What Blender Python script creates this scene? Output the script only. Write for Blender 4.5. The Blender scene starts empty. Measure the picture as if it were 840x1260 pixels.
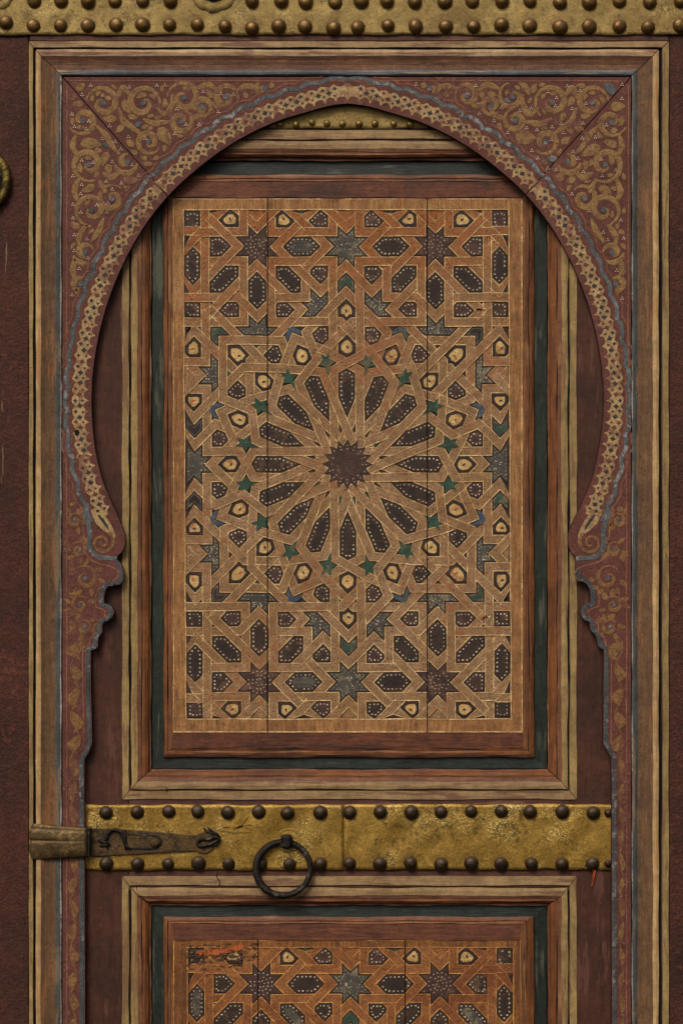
import bpy, bmesh, math, random
import numpy as np
from mathutils import Vector
random.seed(7)
PI = math.pi
U = 0.0015                 # metres per photo pixel on the outer door's face
DIST = 4.2                 # camera to door
KI = 1.0 + 14*U/DIST       # the wicket lies 14 px deeper than the arch
sc = bpy.context.scene
C = sc.collection

# ------------------------------------------------------------------ camera
cam = bpy.data.cameras.new('camera'); co = bpy.data.objects.new('camera', cam); C.objects.link(co)
co.location = (0, -DIST, 0.945); co.rotation_euler = (PI/2, 0, 0)
cam.sensor_fit = 'VERTICAL'; cam.sensor_height = 36
cam.lens = 36*DIST/(1260*U); cam.clip_end = 100
sc.camera = co
# ------------------------------------------------------------------ sky + sun
SUN_EL, SUN_AZ = 43, 200
w = bpy.data.worlds.new('World'); sc.world = w; w.use_nodes = True
nt = w.node_tree
sky = nt.nodes.new('ShaderNodeTexSky'); sky.sky_type = 'NISHITA'; sky.sun_disc = False
sky.sun_elevation = math.radians(SUN_EL); sky.sun_rotation = math.radians(SUN_AZ)
sky.air_density = 0.6; sky.dust_density = 6.0; sky.ozone_density = 0.2
bg = nt.nodes['Background']; nt.links.new(sky.outputs[0], bg.inputs[0]); bg.inputs[1].default_value = 0.07
sl = bpy.data.lights.new('sun', 'SUN'); sl.energy = 1.5; sl.angle = math.radians(22); sl.color = (1, 0.91, 0.78)
so = bpy.data.objects.new('sun', sl); C.objects.link(so)
e, a = math.radians(SUN_EL), math.radians(SUN_AZ)
sd = Vector((math.sin(a)*math.cos(e), math.cos(a)*math.cos(e), math.sin(e)))
so.rotation_euler = sd.to_track_quat('Z', 'Y').to_euler(); so.location = (0, -3, 3)
sc.view_settings.view_transform = 'Standard'; sc.view_settings.look = 'None'
sc.view_settings.exposure = 0.17; sc.view_settings.gamma = 1
sc.render.engine = 'CYCLES'

# ------------------------------------------------------------------ materials
def lin(c):
    return tuple(((v/255)/12.92 if v/255 <= .04045 else ((v/255+.055)/1.055)**2.4) for v in c) + (1,)
MATS = {}
def M(name, c, c2=None, grain=None, rough=.62, metal=0.0, wear=None, wear_amt=.0, pit=.35, bump=.5, spec=.3,
      patch=9, fine=.35, dust=None, seed=0.0, gscale=1.0, crack=0.0, zone=None, glint=0.0):
    m = bpy.data.materials.new(name); m.use_nodes = True; MATS[name] = m
    t = m.node_tree; N = t.nodes; L = t.links
    b = N['Principled BSDF']; b.inputs['Metallic'].default_value = metal
    b.inputs['Specular IOR Level'].default_value = spec
    tc = N.new('ShaderNodeTexCoord')
    mp = N.new('ShaderNodeMapping'); L.new(tc.outputs['Object'], mp.inputs[0])
    mp.inputs['Location'].default_value = (seed*3.1, seed*1.7, seed*2.3)
    g = N.new('ShaderNodeMapping'); L.new(mp.outputs[0], g.inputs[0])
    g.inputs['Scale'].default_value = {'v': (1, 1, .09), 'h': (.09, 1, 1), None: (1, 1, 1)}[grain]
    def noise(src, s, d=4, r=.6):
        n = N.new('ShaderNodeTexNoise'); n.inputs['Scale'].default_value = s
        n.inputs['Detail'].default_value = d; n.inputs['Roughness'].default_value = r
        L.new(src.outputs[0], n.inputs['Vector']); return n
    def rng(n, a0, a1, b0, b1):
        r = N.new('ShaderNodeMapRange'); r.inputs[1].default_value = a0; r.inputs[2].default_value = a1
        r.inputs[3].default_value = b0; r.inputs[4].default_value = b1; r.clamp = True
        L.new(n.outputs[0], r.inputs[0]); return r
    def mix(f, A, B, mode='MIX'):
        x = N.new('ShaderNodeMix'); x.data_type = 'RGBA'; x.blend_type = mode
        for s, v in ((x.inputs[0], f), (x.inputs[6], A), (x.inputs[7], B)):
            if isinstance(v, (int, float)): s.default_value = v
            elif isinstance(v, tuple): s.default_value = v
            else: L.new(v, s)
        return x.outputs[2]
    c2 = c2 or tuple(v*.72 for v in c)
    n1 = noise(mp, patch, 5, .62)
    col = mix(rng(n1, .36, .64, 0, 1).outputs[0], lin(c), lin(c2))
    fine = min(.75, fine*1.35)
    if zone:
        zc, z0, z1 = zone
        sx_ = N.new('ShaderNodeSeparateXYZ'); L.new(tc.outputs['Object'], sx_.inputs[0])
        nz = noise(mp, 7, 5, .65); az = N.new('ShaderNodeMath'); az.operation = 'MULTIPLY_ADD'
        L.new(nz.outputs[0], az.inputs[0]); az.inputs[1].default_value = .7; L.new(sx_.outputs[2], az.inputs[2])
        col = mix(rng(az, z0+.35, z1+.35, 0, .9).outputs[0], col, lin(zc))
    n2 = noise(g, 260*gscale, 6, .72)
    lum = rng(n2, .3, .7, 1-fine, 1+fine*.8)
    comb = N.new('ShaderNodeCombineColor')
    for i in range(3): L.new(lum.outputs[0], comb.inputs[i])
    col = mix(1.0, col, comb.outputs[0], 'MULTIPLY')
    n6 = noise(mp, 55, 6, .7); lum2 = rng(n6, .32, .68, .74, 1.22)
    cb2 = N.new('ShaderNodeCombineColor')
    for i in range(3): L.new(lum2.outputs[0], cb2.inputs[i])
    col = mix(1.0, col, cb2.outputs[0], 'MULTIPLY')
    if wear is not None:
        n4 = noise(g, 70, 8, .72)
        n5 = noise(mp, 7, 3, .5)
        mth = N.new('ShaderNodeMath'); mth.operation = 'MULTIPLY_ADD'
        L.new(n5.outputs[0], mth.inputs[0]); mth.inputs[1].default_value = .45; L.new(n4.outputs[0], mth.inputs[2])
        th = .87 - wear_amt*.22
        col = mix(rng(mth, th, th+.05, 0, .85).outputs[0], col, lin(wear))
    n3 = noise(mp, 380, 3, .6)
    p = rng(n3, .59, .68, 0, pit)
    col = mix(p.outputs[0], col, tuple(v*.25 for v in lin(c2)[:3])+(1,))
    if crack:
        vo = N.new('ShaderNodeTexVoronoi'); vo.feature = 'DISTANCE_TO_EDGE'; vo.inputs['Scale'].default_value = 150
        cm = N.new('ShaderNodeMapping'); cm.inputs['Scale'].default_value = {'v': (.45, 1, 1.2), 'h': (1.2, 1, .45), None: (1, 1, 1)}[grain]
        wob = noise(mp, 120, 3, .6); va = N.new('ShaderNodeVectorMath'); va.operation = 'MULTIPLY_ADD'
        L.new(wob.outputs['Color'], va.inputs[0]); va.inputs[1].default_value = (.012, .012, .012); L.new(mp.outputs[0], va.inputs[2])
        L.new(va.outputs[0], cm.inputs[0]); L.new(cm.outputs[0], vo.inputs['Vector'])
        ck = rng(vo, .015, .07, crack, 0); nk = noise(mp, 22, 3, .6); nk2 = rng(nk, .42, .6, 0, 1)
        mk = N.new('ShaderNodeMath'); mk.operation = 'MULTIPLY'; L.new(ck.outputs[0], mk.inputs[0]); L.new(nk2.outputs[0], mk.inputs[1])
        col = mix(mk.outputs[0], col, tuple(v*.3 for v in lin(c2)[:3])+(1,))
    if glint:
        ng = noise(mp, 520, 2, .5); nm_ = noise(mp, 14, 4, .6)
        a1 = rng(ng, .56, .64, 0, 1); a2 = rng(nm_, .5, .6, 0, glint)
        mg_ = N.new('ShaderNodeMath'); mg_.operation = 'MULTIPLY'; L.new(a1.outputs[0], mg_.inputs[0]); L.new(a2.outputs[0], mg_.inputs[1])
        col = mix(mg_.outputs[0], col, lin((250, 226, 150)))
    rr = rng(n2, .3, .7, rough-.1, rough+.12)
    if dust is not None:
        ge = N.new('ShaderNodeNewGeometry'); sx = N.new('ShaderNodeSeparateXYZ'); L.new(ge.outputs['Normal'], sx.inputs[0])
        dm = rng(type('o', (), {'outputs': [sx.outputs[2]]}), .15, .75, 0, .8)
        col = mix(dm.outputs[0], col, lin(dust))
        mm = rng(type('o', (), {'outputs': [sx.outputs[2]]}), .15, .75, metal, metal*.15)
        L.new(mm.outputs[0], b.inputs['Metallic'])
    L.new(col, b.inputs['Base Color']); L.new(rr.outputs[0], b.inputs['Roughness'])
    hb = N.new('ShaderNodeMath'); hb.operation = 'MULTIPLY_ADD'
    L.new(p.outputs[0], hb.inputs[0]); hb.inputs[1].default_value = -.6; L.new(n2.outputs[0], hb.inputs[2])
    hb2 = N.new('ShaderNodeMath'); hb2.operation = 'ADD'
    nb = noise(mp, 70, 4, .62); L.new(hb.outputs[0], hb2.inputs[0]); L.new(nb.outputs[0], hb2.inputs[1])
    bp = N.new('ShaderNodeBump'); bp.inputs['Strength'].default_value = .8; bp.inputs['Distance'].default_value = .0026*bump
    L.new(hb2.outputs[0], bp.inputs['Height']); L.new(bp.outputs[0], b.inputs['Normal'])
    return m

M('burgundy_v', (82, 49, 37), (61, 37, 29), 'v', wear=(98, 64, 54), wear_amt=.25, pit=.4, bump=.7, fine=0.22)
M('burgundy_h', (90, 57, 47), (70, 44, 36), 'h', wear=(122, 86, 68), wear_amt=.3, fine=0.22)
M('outer_burgundy', (88, 50, 38), (62, 36, 29), None, wear=(104, 58, 44), wear_amt=.3, pit=.6, bump=1.6, fine=.36, patch=5, crack=.5, gscale=.75)
M('arch_burgundy', (104, 61, 53), (90, 51, 43), None, wear=(122, 84, 68), wear_amt=.2, pit=.45, fine=.32)
M('arch_edge', (60, 42, 38), (46, 33, 31), None)
M('scroll_ochre', (150, 118, 72), (130, 99, 60), None, wear=(108, 68, 62), wear_amt=.5, pit=.6, fine=.4, bump=.7, patch=30)
M('lattice_cream', (184, 156, 110), (156, 126, 86), None, wear=(122, 82, 64), wear_amt=.6, pit=.6, patch=30)
M('line_orange', (146, 102, 74), (120, 78, 60), None, wear=(100, 64, 58), wear_amt=.5)
M('blue_grey', (98, 102, 104), (72, 77, 78), None, wear=(146, 146, 146), wear_amt=.4, pit=.6, patch=25, fine=.4)
M('blue_strip_v', (82, 86, 84), (62, 65, 66), 'v', wear=(120, 104, 84), wear_amt=.45, crack=.5, fine=0.26)
M('blue_strip_h', (104, 108, 114), (80, 82, 90), 'h', wear=(148, 138, 118), wear_amt=.45, crack=.5, fine=0.26)
M('dot_dark', (58, 56, 58), (44, 47, 46), None)
M('dot_white', (232, 216, 188), (200, 180, 152), None, pit=.1)
M('ochre_v', (162, 137, 88), (138, 114, 72), 'v', wear=(120, 90, 62), wear_amt=0.42, pit=.5, crack=0.3, fine=0.2)
M('ochre_h', (164, 137, 96), (138, 111, 78), 'h', wear=(112, 80, 62), wear_amt=0.42, pit=.5, crack=0.3, fine=0.2)
M('cream_v', (194, 162, 112), (168, 136, 94), 'v', wear=(176, 130, 84), wear_amt=0.42, crack=0.3, pit=.4, fine=0.2)
M('cream_h', (186, 158, 120), (158, 126, 96), 'h', wear=(118, 82, 66), wear_amt=0.42, crack=0.3, pit=.4, fine=0.2)
M('tan_v', (116, 86, 58), (94, 71, 50), 'v', wear=(140, 96, 60), wear_amt=0.3, fine=0.26, pit=.6, bump=0.6, crack=0.3)
M('tan_h', (128, 92, 68), (104, 74, 58), 'h', wear=(158, 116, 84), wear_amt=0.3, fine=0.26, pit=.6, bump=0.6, crack=0.3)
M('groove', (30, 27, 27), (22, 20, 20), None, spec=.1)
M('white_line', (166, 164, 154), (128, 124, 114), None, wear=(92, 66, 58), wear_amt=.5)
M('orange_v', (132, 82, 44), (100, 60, 33), 'v', wear=(88, 56, 38), wear_amt=.35, fine=0.26, rough=.5, pit=.5)
M('orange_h', (130, 82, 48), (98, 60, 38), 'h', wear=(86, 56, 42), wear_amt=.35, fine=0.26, rough=.5, pit=.5)
M('rust_v', (122, 80, 54), (98, 64, 46), 'v', wear=(148, 108, 72), wear_amt=.3, pit=.5, fine=0.26)
M('rust_h', (122, 84, 64), (98, 66, 52), 'h', wear=(144, 108, 78), wear_amt=.35, pit=.5, fine=0.26)
M('green_v', (40, 50, 41), (32, 39, 34), 'v', wear=(84, 84, 72), wear_amt=.2, rough=.5, pit=.4)
M('green_h', (48, 56, 53), (38, 44, 42), 'h', wear=(92, 88, 80), wear_amt=.2, rough=.5, pit=.4)
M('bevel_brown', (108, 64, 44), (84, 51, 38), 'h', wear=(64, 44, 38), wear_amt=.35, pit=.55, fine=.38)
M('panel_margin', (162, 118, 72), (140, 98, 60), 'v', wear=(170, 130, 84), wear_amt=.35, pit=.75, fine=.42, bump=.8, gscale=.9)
M('strap_brown', (164, 132, 98), (150, 114, 76), None, wear=(152, 100, 64), wear_amt=.4, pit=.85, fine=.6, patch=6, bump=1.0, gscale=1.5, zone=((158, 96, 50), 1.2, 1.5))
M('strap_low', (160, 106, 62), (138, 84, 46), None, wear=(120, 70, 42), wear_amt=.4, pit=.85, fine=.6, patch=8, bump=1.0, gscale=1.5)  # lower panel: more orange varnish, with some shade painted into the colour
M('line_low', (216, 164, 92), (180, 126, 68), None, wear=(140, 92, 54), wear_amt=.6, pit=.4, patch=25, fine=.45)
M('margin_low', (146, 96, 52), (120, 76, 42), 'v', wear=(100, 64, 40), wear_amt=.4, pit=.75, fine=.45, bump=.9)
M('edge_grey', (84, 88, 90), (58, 62, 63), None, wear=(126, 126, 124), wear_amt=.35, pit=.6, patch=25, fine=.45)
M('strap_line', (232, 202, 146), (200, 162, 108), None, wear=(162, 124, 84), wear_amt=.7, pit=.4, patch=25, fine=.45)
M('panel_ground', (72, 50, 40), (56, 40, 33), None)
M('inlay_border', (58, 44, 38), (46, 36, 32), None, wear=(84, 60, 46), wear_amt=.3)
M('inlay_brown', (82, 59, 52), (64, 46, 41), None, pit=.5, patch=40, wear=(112, 84, 68), wear_amt=.4, fine=.4)
M('inlay_dark', (68, 52, 43), (50, 41, 36), None, pit=.5, patch=40, wear=(102, 76, 56), wear_amt=.4, fine=.4)
M('inlay_grey', (90, 86, 76), (70, 68, 64), None, pit=.55, patch=50, wear=(128, 118, 94), wear_amt=.45, fine=.45)
M('inlay_green', (52, 86, 68), (44, 68, 56), None, pit=.5, patch=50, wear=(104, 94, 72), wear_amt=.4, fine=.4)
M('inlay_blue', (66, 80, 104), (76, 86, 88), None, pit=.5, patch=50, wear=(102, 94, 80), wear_amt=.4, fine=.4)
M('inlay_cream', (210, 178, 118), (184, 146, 90), None, pit=.45, patch=60, wear=(150, 100, 64), wear_amt=.4, fine=.4)
M('brass_plate', (166, 143, 86), (142, 118, 68), None, rough=.52, metal=.3, wear=(118, 100, 62), wear_amt=.45, pit=.6, bump=.45, patch=10, fine=.26, glint=.35)
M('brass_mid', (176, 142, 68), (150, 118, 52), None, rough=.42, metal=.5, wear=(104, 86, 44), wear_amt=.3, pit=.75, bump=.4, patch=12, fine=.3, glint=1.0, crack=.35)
M('brass_nail', (128, 101, 56), (98, 74, 42), None, rough=.34, metal=.7, pit=.35, bump=.25, dust=(110, 84, 68), patch=60)
M('iron_nail', (78, 64, 44), (58, 48, 38), None, rough=.36, metal=.7, pit=.45, bump=.35, dust=(76, 60, 50), patch=60)
M('small_nail', (150, 124, 62), (120, 96, 48), None, rough=.35, metal=.6, pit=.3, bump=.2)
M('iron', (48, 44, 41), (36, 33, 32), None, rough=.36, metal=.6, wear=(98, 92, 84), wear_amt=.3, bump=.8, patch=40, fine=.42)
M('bronze', (104, 82, 50), (78, 62, 42), None, rough=.5, metal=.4, wear=(54, 44, 35), wear_amt=.45, bump=.7, patch=30, fine=.42)
M('bronze_plate', (104, 84, 54), (80, 64, 42), None, rough=.42, metal=.5, wear=(136, 112, 74), wear_amt=.25, bump=.5, fine=.35, pit=.5, patch=25)
M('vine_ochre', (140, 104, 62), (118, 84, 50), None, wear=(104, 66, 52), wear_amt=.6, pit=.6, fine=.45, patch=20)
M('old_brass', (132, 114, 56), (88, 78, 42), None, rough=.3, metal=.8, wear=(62, 52, 34), wear_amt=.4, bump=.8, patch=50)
M('raw_wood', (190, 104, 52), (160, 80, 38), 'v', wear=(110, 60, 34), wear_amt=.55, fine=.5, gscale=1.6)
M('scorched', (92, 66, 48), (68, 50, 38), 'v', wear=(130, 90, 56), wear_amt=.6, pit=.6)
M('thread_orange', (200, 96, 54), (176, 76, 38), None)
M('scratch_pale', (140, 112, 84), (116, 88, 66), 'v', fine=.5)

# ------------------------------------------------------------------ object helpers
def P(px, py, d, k=1.0):
    return Vector(((px-420)*U*k, -d*U, 0.945 + (630-py)*U*k))
def link(name, bm, mats, parent=None, smooth=False):
    me = bpy.data.meshes.new(name); bm.to_mesh(me); bm.free()
    for m in mats: me.materials.append(MATS[m])
    if smooth:
        for f in me.polygons: f.use_smooth = True
    o = bpy.data.objects.new(name, me); C.objects.link(o)
    if parent: setpar(o, parent)
    return o
def setpar(o, p):
    o.parent = p
    q = p; off = Vector((0, 0, 0))
    while q: off += q.location; q = q.parent
    o.matrix_parent_inverse.identity()
    o.location = o.location - off
def empty(name, loc, label, cat, group=None):
    o = bpy.data.objects.new(name, None); C.objects.link(o); o.location = loc; o.empty_display_size = .05
    o['label'] = label; o['category'] = cat
    if group: o['group'] = group
    return o
# children meshes are built in world coordinates; their location cancels the Empty's
def face(bm, pts, mi=0):
    try:
        f = bm.faces.new([p if isinstance(p, bmesh.types.BMVert) else bm.verts.new(p) for p in pts]); f.material_index = mi; return f
    except ValueError: return None
def area2(p):
    return .5*sum(p[i][0]*p[(i+1) % len(p)][1]-p[(i+1) % len(p)][0]*p[i][1] for i in range(len(p)))
def prism(bm, poly, d0, d1, k=1.0, mi=0, side=None, ch=0.0, top=True):
    """poly in px (y down); front at d1, walls to d0, optional chamfer"""
    if area2(poly) > 0: poly = poly[::-1]
    side = mi if side is None else side
    back = [bm.verts.new(P(x, y, d0, k)) for x, y in poly]
    n = len(poly)
    if ch:
        ins = inset(poly[::-1], ch)
        if ins and len(ins) == n:
            ins = ins[::-1]
            # align the start
            mid = [bm.verts.new(P(x, y, d1-ch, k)) for x, y in poly]
            j = min(range(n), key=lambda q: (ins[q][0]-poly[0][0])**2+(ins[q][1]-poly[0][1])**2)
            ins = ins[j:]+ins[:j]
            fr = [bm.verts.new(P(x, y, d1, k)) for x, y in ins]
            for i in range(n):
                j = (i+1) % n
                face(bm, (back[i], back[j], mid[j], mid[i]), side); face(bm, (mid[i], mid[j], fr[j], fr[i]), mi)
            if top: face(bm, fr, mi)
            return
    fr = [bm.verts.new(P(x, y, d1, k)) for x, y in poly]
    for i in range(n):
        j = (i+1) % n
        face(bm, (back[i], back[j], fr[j], fr[i]), side)
    if top: face(bm, fr, mi)
def box(bm, x0, y0, x1, y1, d0, d1, k=1.0, mi=0, ch=0.0):
    prism(bm, [(x0, y0), (x1, y0), (x1, y1), (x0, y1)], d0, d1, k, mi, ch=ch)
def flat(bm, poly, d, k=1.0, mi=0):
    if area2(poly) > 0: poly = poly[::-1]
    return face(bm, [P(x, y, d, k) for x, y in poly], mi)
def inset(poly, dd):
    """inset a counter-clockwise polygon; drops edges that vanish"""
    def lines(pl):
        out = []
        for i in range(len(pl)):
            a, b = pl[i], pl[(i+1) % len(pl)]
            dx, dy = b[0]-a[0], b[1]-a[1]; l = math.hypot(dx, dy)
            if l < 1e-6: continue
            dx /= l; dy /= l
            out.append((a[0]-dy*dd, a[1]+dx*dd, dx, dy))
        return out
    L = lines(poly)
    while len(L) >= 3:
        V = []
        for i in range(len(L)):
            a, b = L[i-1], L[i]
            den = a[2]*b[3]-a[3]*b[2]
            if abs(den) < 1e-4: V.append((b[0], b[1]))
            else:
                t = ((b[0]-a[0])*b[3]-(b[1]-a[1])*b[2])/den
                V.append((a[0]+a[2]*t, a[1]+a[3]*t))
        worst, wi = 0, -1
        for i in range(len(L)):
            p, q = V[i], V[(i+1) % len(L)]
            dot = (q[0]-p[0])*L[i][2]+(q[1]-p[1])*L[i][3]
            if dot < worst: worst, wi = dot, i
        if wi < 0: return V
        L.pop(wi)
    return None
def catmull(pts, step=3.0, closed=False):
    out = []; n = len(pts)
    for i in range(n if closed else n-1):
        p0 = pts[(i-1) % n] if closed or i > 0 else pts[0]; p1 = pts[i]; p2 = pts[(i+1) % n]
        p3 = pts[(i+2) % n] if closed or i+2 < n else pts[-1]
        m = max(1, int(math.hypot(p2[0]-p1[0], p2[1]-p1[1])/step))
        for q in range(m):
            t = q/m
            out.append(tuple(.5*((2*p1[c])+(-p0[c]+p2[c])*t+(2*p0[c]-5*p1[c]+4*p2[c]-p3[c])*t*t+(-p0[c]+3*p1[c]-3*p2[c]+p3[c])*t**3) for c in (0, 1)))
    if not closed: out.append(pts[-1])
    return out
def resample(pl, step):
    out = [pl[0]]; acc = 0
    for i in range(1, len(pl)):
        a, b = pl[i-1], pl[i]; l = math.hypot(b[0]-a[0], b[1]-a[1]); s = step-acc
        while s <= l and l > 0:
            out.append((a[0]+(b[0]-a[0])*s/l, a[1]+(b[1]-a[1])*s/l)); s += step
        acc = (acc+l) % step if l > 0 else acc
    return out
def normals(pl):
    out = []
    for i in range(len(pl)):
        a, b = pl[max(0, i-1)], pl[min(len(pl)-1, i+1)]
        l = math.hypot(b[0]-a[0], b[1]-a[1]) or 1
        out.append((-(b[1]-a[1])/l, (b[0]-a[0])/l))
    return out
def ribbon(bm, pl, wf, d, k=1.0, mi=0, h=.25, off=0.0):
    """painted line of varying width; wf(t) in px"""
    nr = normals(pl); n = len(pl); rows = []
    for i, ((x, y), (nx, ny)) in enumerate(zip(pl, nr)):
        ww = (wf(i/(n-1)) if callable(wf) else wf)/2
        rows.append([bm.verts.new(P(x+nx*(off+s*ww), y+ny*(off+s*ww), dd, k)) for s, dd in ((-1, d), (-.7, d+h), (.7, d+h), (1, d))])
    for i in range(n-1):
        for j in range(3): face(bm, (rows[i][j], rows[i][j+1], rows[i+1][j+1], rows[i+1][j]), mi)
def tube(bm, pts, r, seg=10, mi=0, closed=False):
    """pts are world vectors; r in metres or a function of t"""
    n = len(pts); rings = []
    up = Vector((0, -1, 0))
    for i in range(n):
        t = (pts[(i+1) % n]-pts[i-1]) if closed else (pts[min(n-1, i+1)]-pts[max(0, i-1)])
        t.normalize(); s = t.cross(up)
        if s.length < .05: s = t.cross(Vector((1, 0, .3)))
        s.normalize(); v = s.cross(t)
        rr = r(i/max(1, n-1)) if callable(r) else r
        rings.append([bm.verts.new(pts[i]+(s*math.cos(q*2*PI/seg)+v*math.sin(q*2*PI/seg))*rr) for q in range(seg)])
    for i in range(n if closed else n-1):
        A, B = rings[i], rings[(i+1) % n]
        for q in range(seg): face(bm, (A[q], A[(q+1) % seg], B[(q+1) % seg], B[q]), mi)
    if not closed: face(bm, rings[0][::-1], mi); face(bm, rings[-1], mi)
def lathe(bm, prof, seg=22, mi=0, c=Vector((0, 0, 0))):
    """prof: (radius, toward viewer) in metres, axis along -Y"""
    rings = []
    for r, h in prof:
        if r < 1e-7: rings.append([bm.verts.new(c+Vector((0, -h, 0)))])
        else: rings.append([bm.verts.new(c+Vector((r*math.cos(q*2*PI/seg), -h, r*math.sin(q*2*PI/seg)))) for q in range(seg)])
    for A, B in zip(rings, rings[1:]):
        for q in range(seg):
            q2 = (q+1) % seg
            if len(B) == 1: face(bm, (A[q], A[q2], B[0]), mi)
            elif len(A) == 1: face(bm, (A[0], B[q2], B[q]), mi)
            else: face(bm, (A[q], A[q2], B[q2], B[q]), mi)
def fixn(bm): bmesh.ops.recalc_face_normals(bm, faces=bm.faces[:])
def sweep_side(name, parent, side, rect, ins, depth, mats, k, wob=.35, gap=.0):
    """one mitred side of a rectangular frame; ins[i] = per-side inset (l, t, r, b) px, depth[i], material index of strip i->i+1"""
    x0, y0, x1, y1 = rect
    def corner(i, cx, cy):
        l, t, r, b = ins[i]
        return (x0+l if cx == 0 else x1-r, y0+t if cy == 0 else y1-b)
    A, B = {'l': ((0, 0), (0, 1)), 'r': ((1, 0), (1, 1)), 't': ((0, 0), (1, 0)), 'b': ((0, 1), (1, 1))}[side]
    rnd = random.Random(ord(side)*7919+int(x0)*31+int(y0))
    ln = math.hypot(x1-x0 if side in 'tb' else y1-y0, 0); n = max(8, int(ln/9))
    ph = [(rnd.uniform(0, 6), rnd.uniform(.02, .05), rnd.uniform(0, 6), rnd.uniform(.08, .16)) for _ in ins]
    bm = bmesh.new(); rows = []
    for i in range(len(ins)):
        a, b = corner(i, *A), corner(i, *B); row = []
        for q in range(n+1):
            t = q/n; s = t*ln; p = ph[i]
            o = wob*(math.sin(p[0]+s*p[1])+.5*math.sin(p[2]+s*p[3])) if 0 < q < n and i > 0 else 0
            x, y = a[0]+(b[0]-a[0])*t, a[1]+(b[1]-a[1])*t
            if side in 'lr': x += o
            else: y += o
            if gap:
                g = gap if q == 0 else (-gap if q == n else 0)
                if side in 'lr': y += g
                else: x += g
            row.append(bm.verts.new(P(x, y, depth[i]+.25*o, k)))
        rows.append(row)
    for i in range(len(ins)-1):
        for q in range(n):
            f = face(bm, (rows[i][q], rows[i+1][q], rows[i+1][q+1], rows[i][q+1]), mats[i][1])
    if side in 'rt':
        for f in bm.faces: f.normal_flip()
    return link(name, bm, mats[0][2], parent)
def frame(name, parent, rect, prof, k, sides='ltrb', wob=.5, gap=.55):
    """prof rows: (l, t, r, b, depth, material_v, material_h)"""
    out = []
    for s in sides:
        names = [(p[5] if s in 'lr' else p[6]) for p in prof[:-1]]
        uniq = list(dict.fromkeys(names))
        mats = [(nm, uniq.index(nm), uniq) for nm in names]
        out.append(sweep_side(name, parent, s, rect, [p[:4] for p in prof], [p[4] for p in prof], mats, k, wob, gap))
    return out

# =================================================================== THE OUTER DOOR
BOT, TOP, LEF, RIG = 1330, -60, -70, 910
outer = empty('outer_door', P(420, BOT, 0), 'large burgundy wooden door carrying the painted horseshoe arch and studded brass top band', 'door')
def board(name, x0, y0, x1, y1, d0, d1, mat, parent, k=1.0, ch=.6):
    bm = bmesh.new(); box(bm, x0, y0, x1, y1, d0, d1, k, 0, ch); fixn(bm)
    return link(name, bm, [mat], parent)
board('board', LEF, TOP, 35.2, BOT, -30, 0, 'outer_burgundy', outer)
board('board', 823, TOP, RIG, BOT, -30, 0, 'outer_burgundy', outer)
board('board', 37, TOP, 822, 50.5, -30, 1.0, 'burgundy_h', outer)
bm = bmesh.new(); box(bm, 30, TOP, 830, BOT, -62, -54, 1.0, 0); fixn(bm); link('backing', bm, ['groove'], outer)
# mouldings round the arch
prof = [(0, 0, 0, 0, -6, 'ochre_v', 'ochre_h'), (.2, .2, .2, .2, 1.6, 'ochre_v', 'ochre_h'), (5.2, 7.6, 7.6, 0, 2.2, 'ochre_v', 'ochre_h'),
        (5.8, 8.2, 8.2, 0, -2.4, 'groove', 'groove'), (8.6, 10.4, 12.2, 0, -2.4, 'groove', 'groove'), (9, 10.6, 12.8, 0, 3.2, 'cream_v', 'cream_h'),
        (12, 14, 16, 0, 4.4, 'cream_v', 'cream_h'), (15, 18.4, 20, 0, 3.6, 'tan_v', 'tan_h'), (20, 23, 25, 0, 1.0, 'tan_v', 'tan_h'),
        (27, 29, 32, 0, -.8, 'tan_v', 'tan_h'), (33, 35, 38, 0, -1.0, 'blue_strip_v', 'blue_strip_h'), (36, 38, 42, 0, .6, 'blue_strip_v', 'blue_strip_h'),
        (38.6, 40.4, 44.4, 0, .2, 'white_line', 'groove'), (39.8, 42.2, 45.2, 0, .2, 'groove', 'groove'), (40.6, 43.6, 46.2, 0, -3, 'groove', 'groove'), (42, 45, 47.5, 0, -3, 'groove', 'groove')]
prof = [p[:3]+(0.0,)+p[4:] for p in prof]
frame('moulding', outer, (36, 51, 822, BOT), prof, 1.0, 'ltr', wob=.3)

# ---- arch outline (inner edge)
half = [(427, 127), (404, 130), (375, 138), (340, 149), (305, 165), (272, 185), (243, 207), (213, 234), (186, 266), (163, 302), (144, 341), (129, 383),
        (119, 425), (113.5, 468), (113, 510), (117, 552), (126, 590), (139, 622), (150.5, 648)]
arcL = catmull(half, 3)
arcR = catmull([(855-x if y < 520 else 855-x-1.5, y) for x, y in half[:-1]] + [(702.5, 646)], 3)
volL = catmull([(150.5, 648), (154, 660), (152.5, 674), (146, 683), (140.5, 686)], 2)[1:]
lowL = volL + catmull([(141.5, 687.5), (148.5, 693), (152.3, 703), (151.6, 714), (149.5, 717.5)], 2) + \
    catmull([(139, 717), (132, 722.5), (128.4, 732), (128.6, 744)], 2) + catmull([(131, 745.6), (137, 746.6), (140.4, 752), (138, 759.5), (131, 763)], 2) + \
    [(127.6, 765.5), (125.8, 770), (126, 778.5), (121, 784.5), (120.6, 796), (113.4, 799.2), (111.8, 801)] + \
    [(111.8, 840), (112.8, 880), (113.6, 915), (109, 926), (104.2, 934), (103.8, 960), (104.4, 1100), (105, BOT)]
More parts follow.
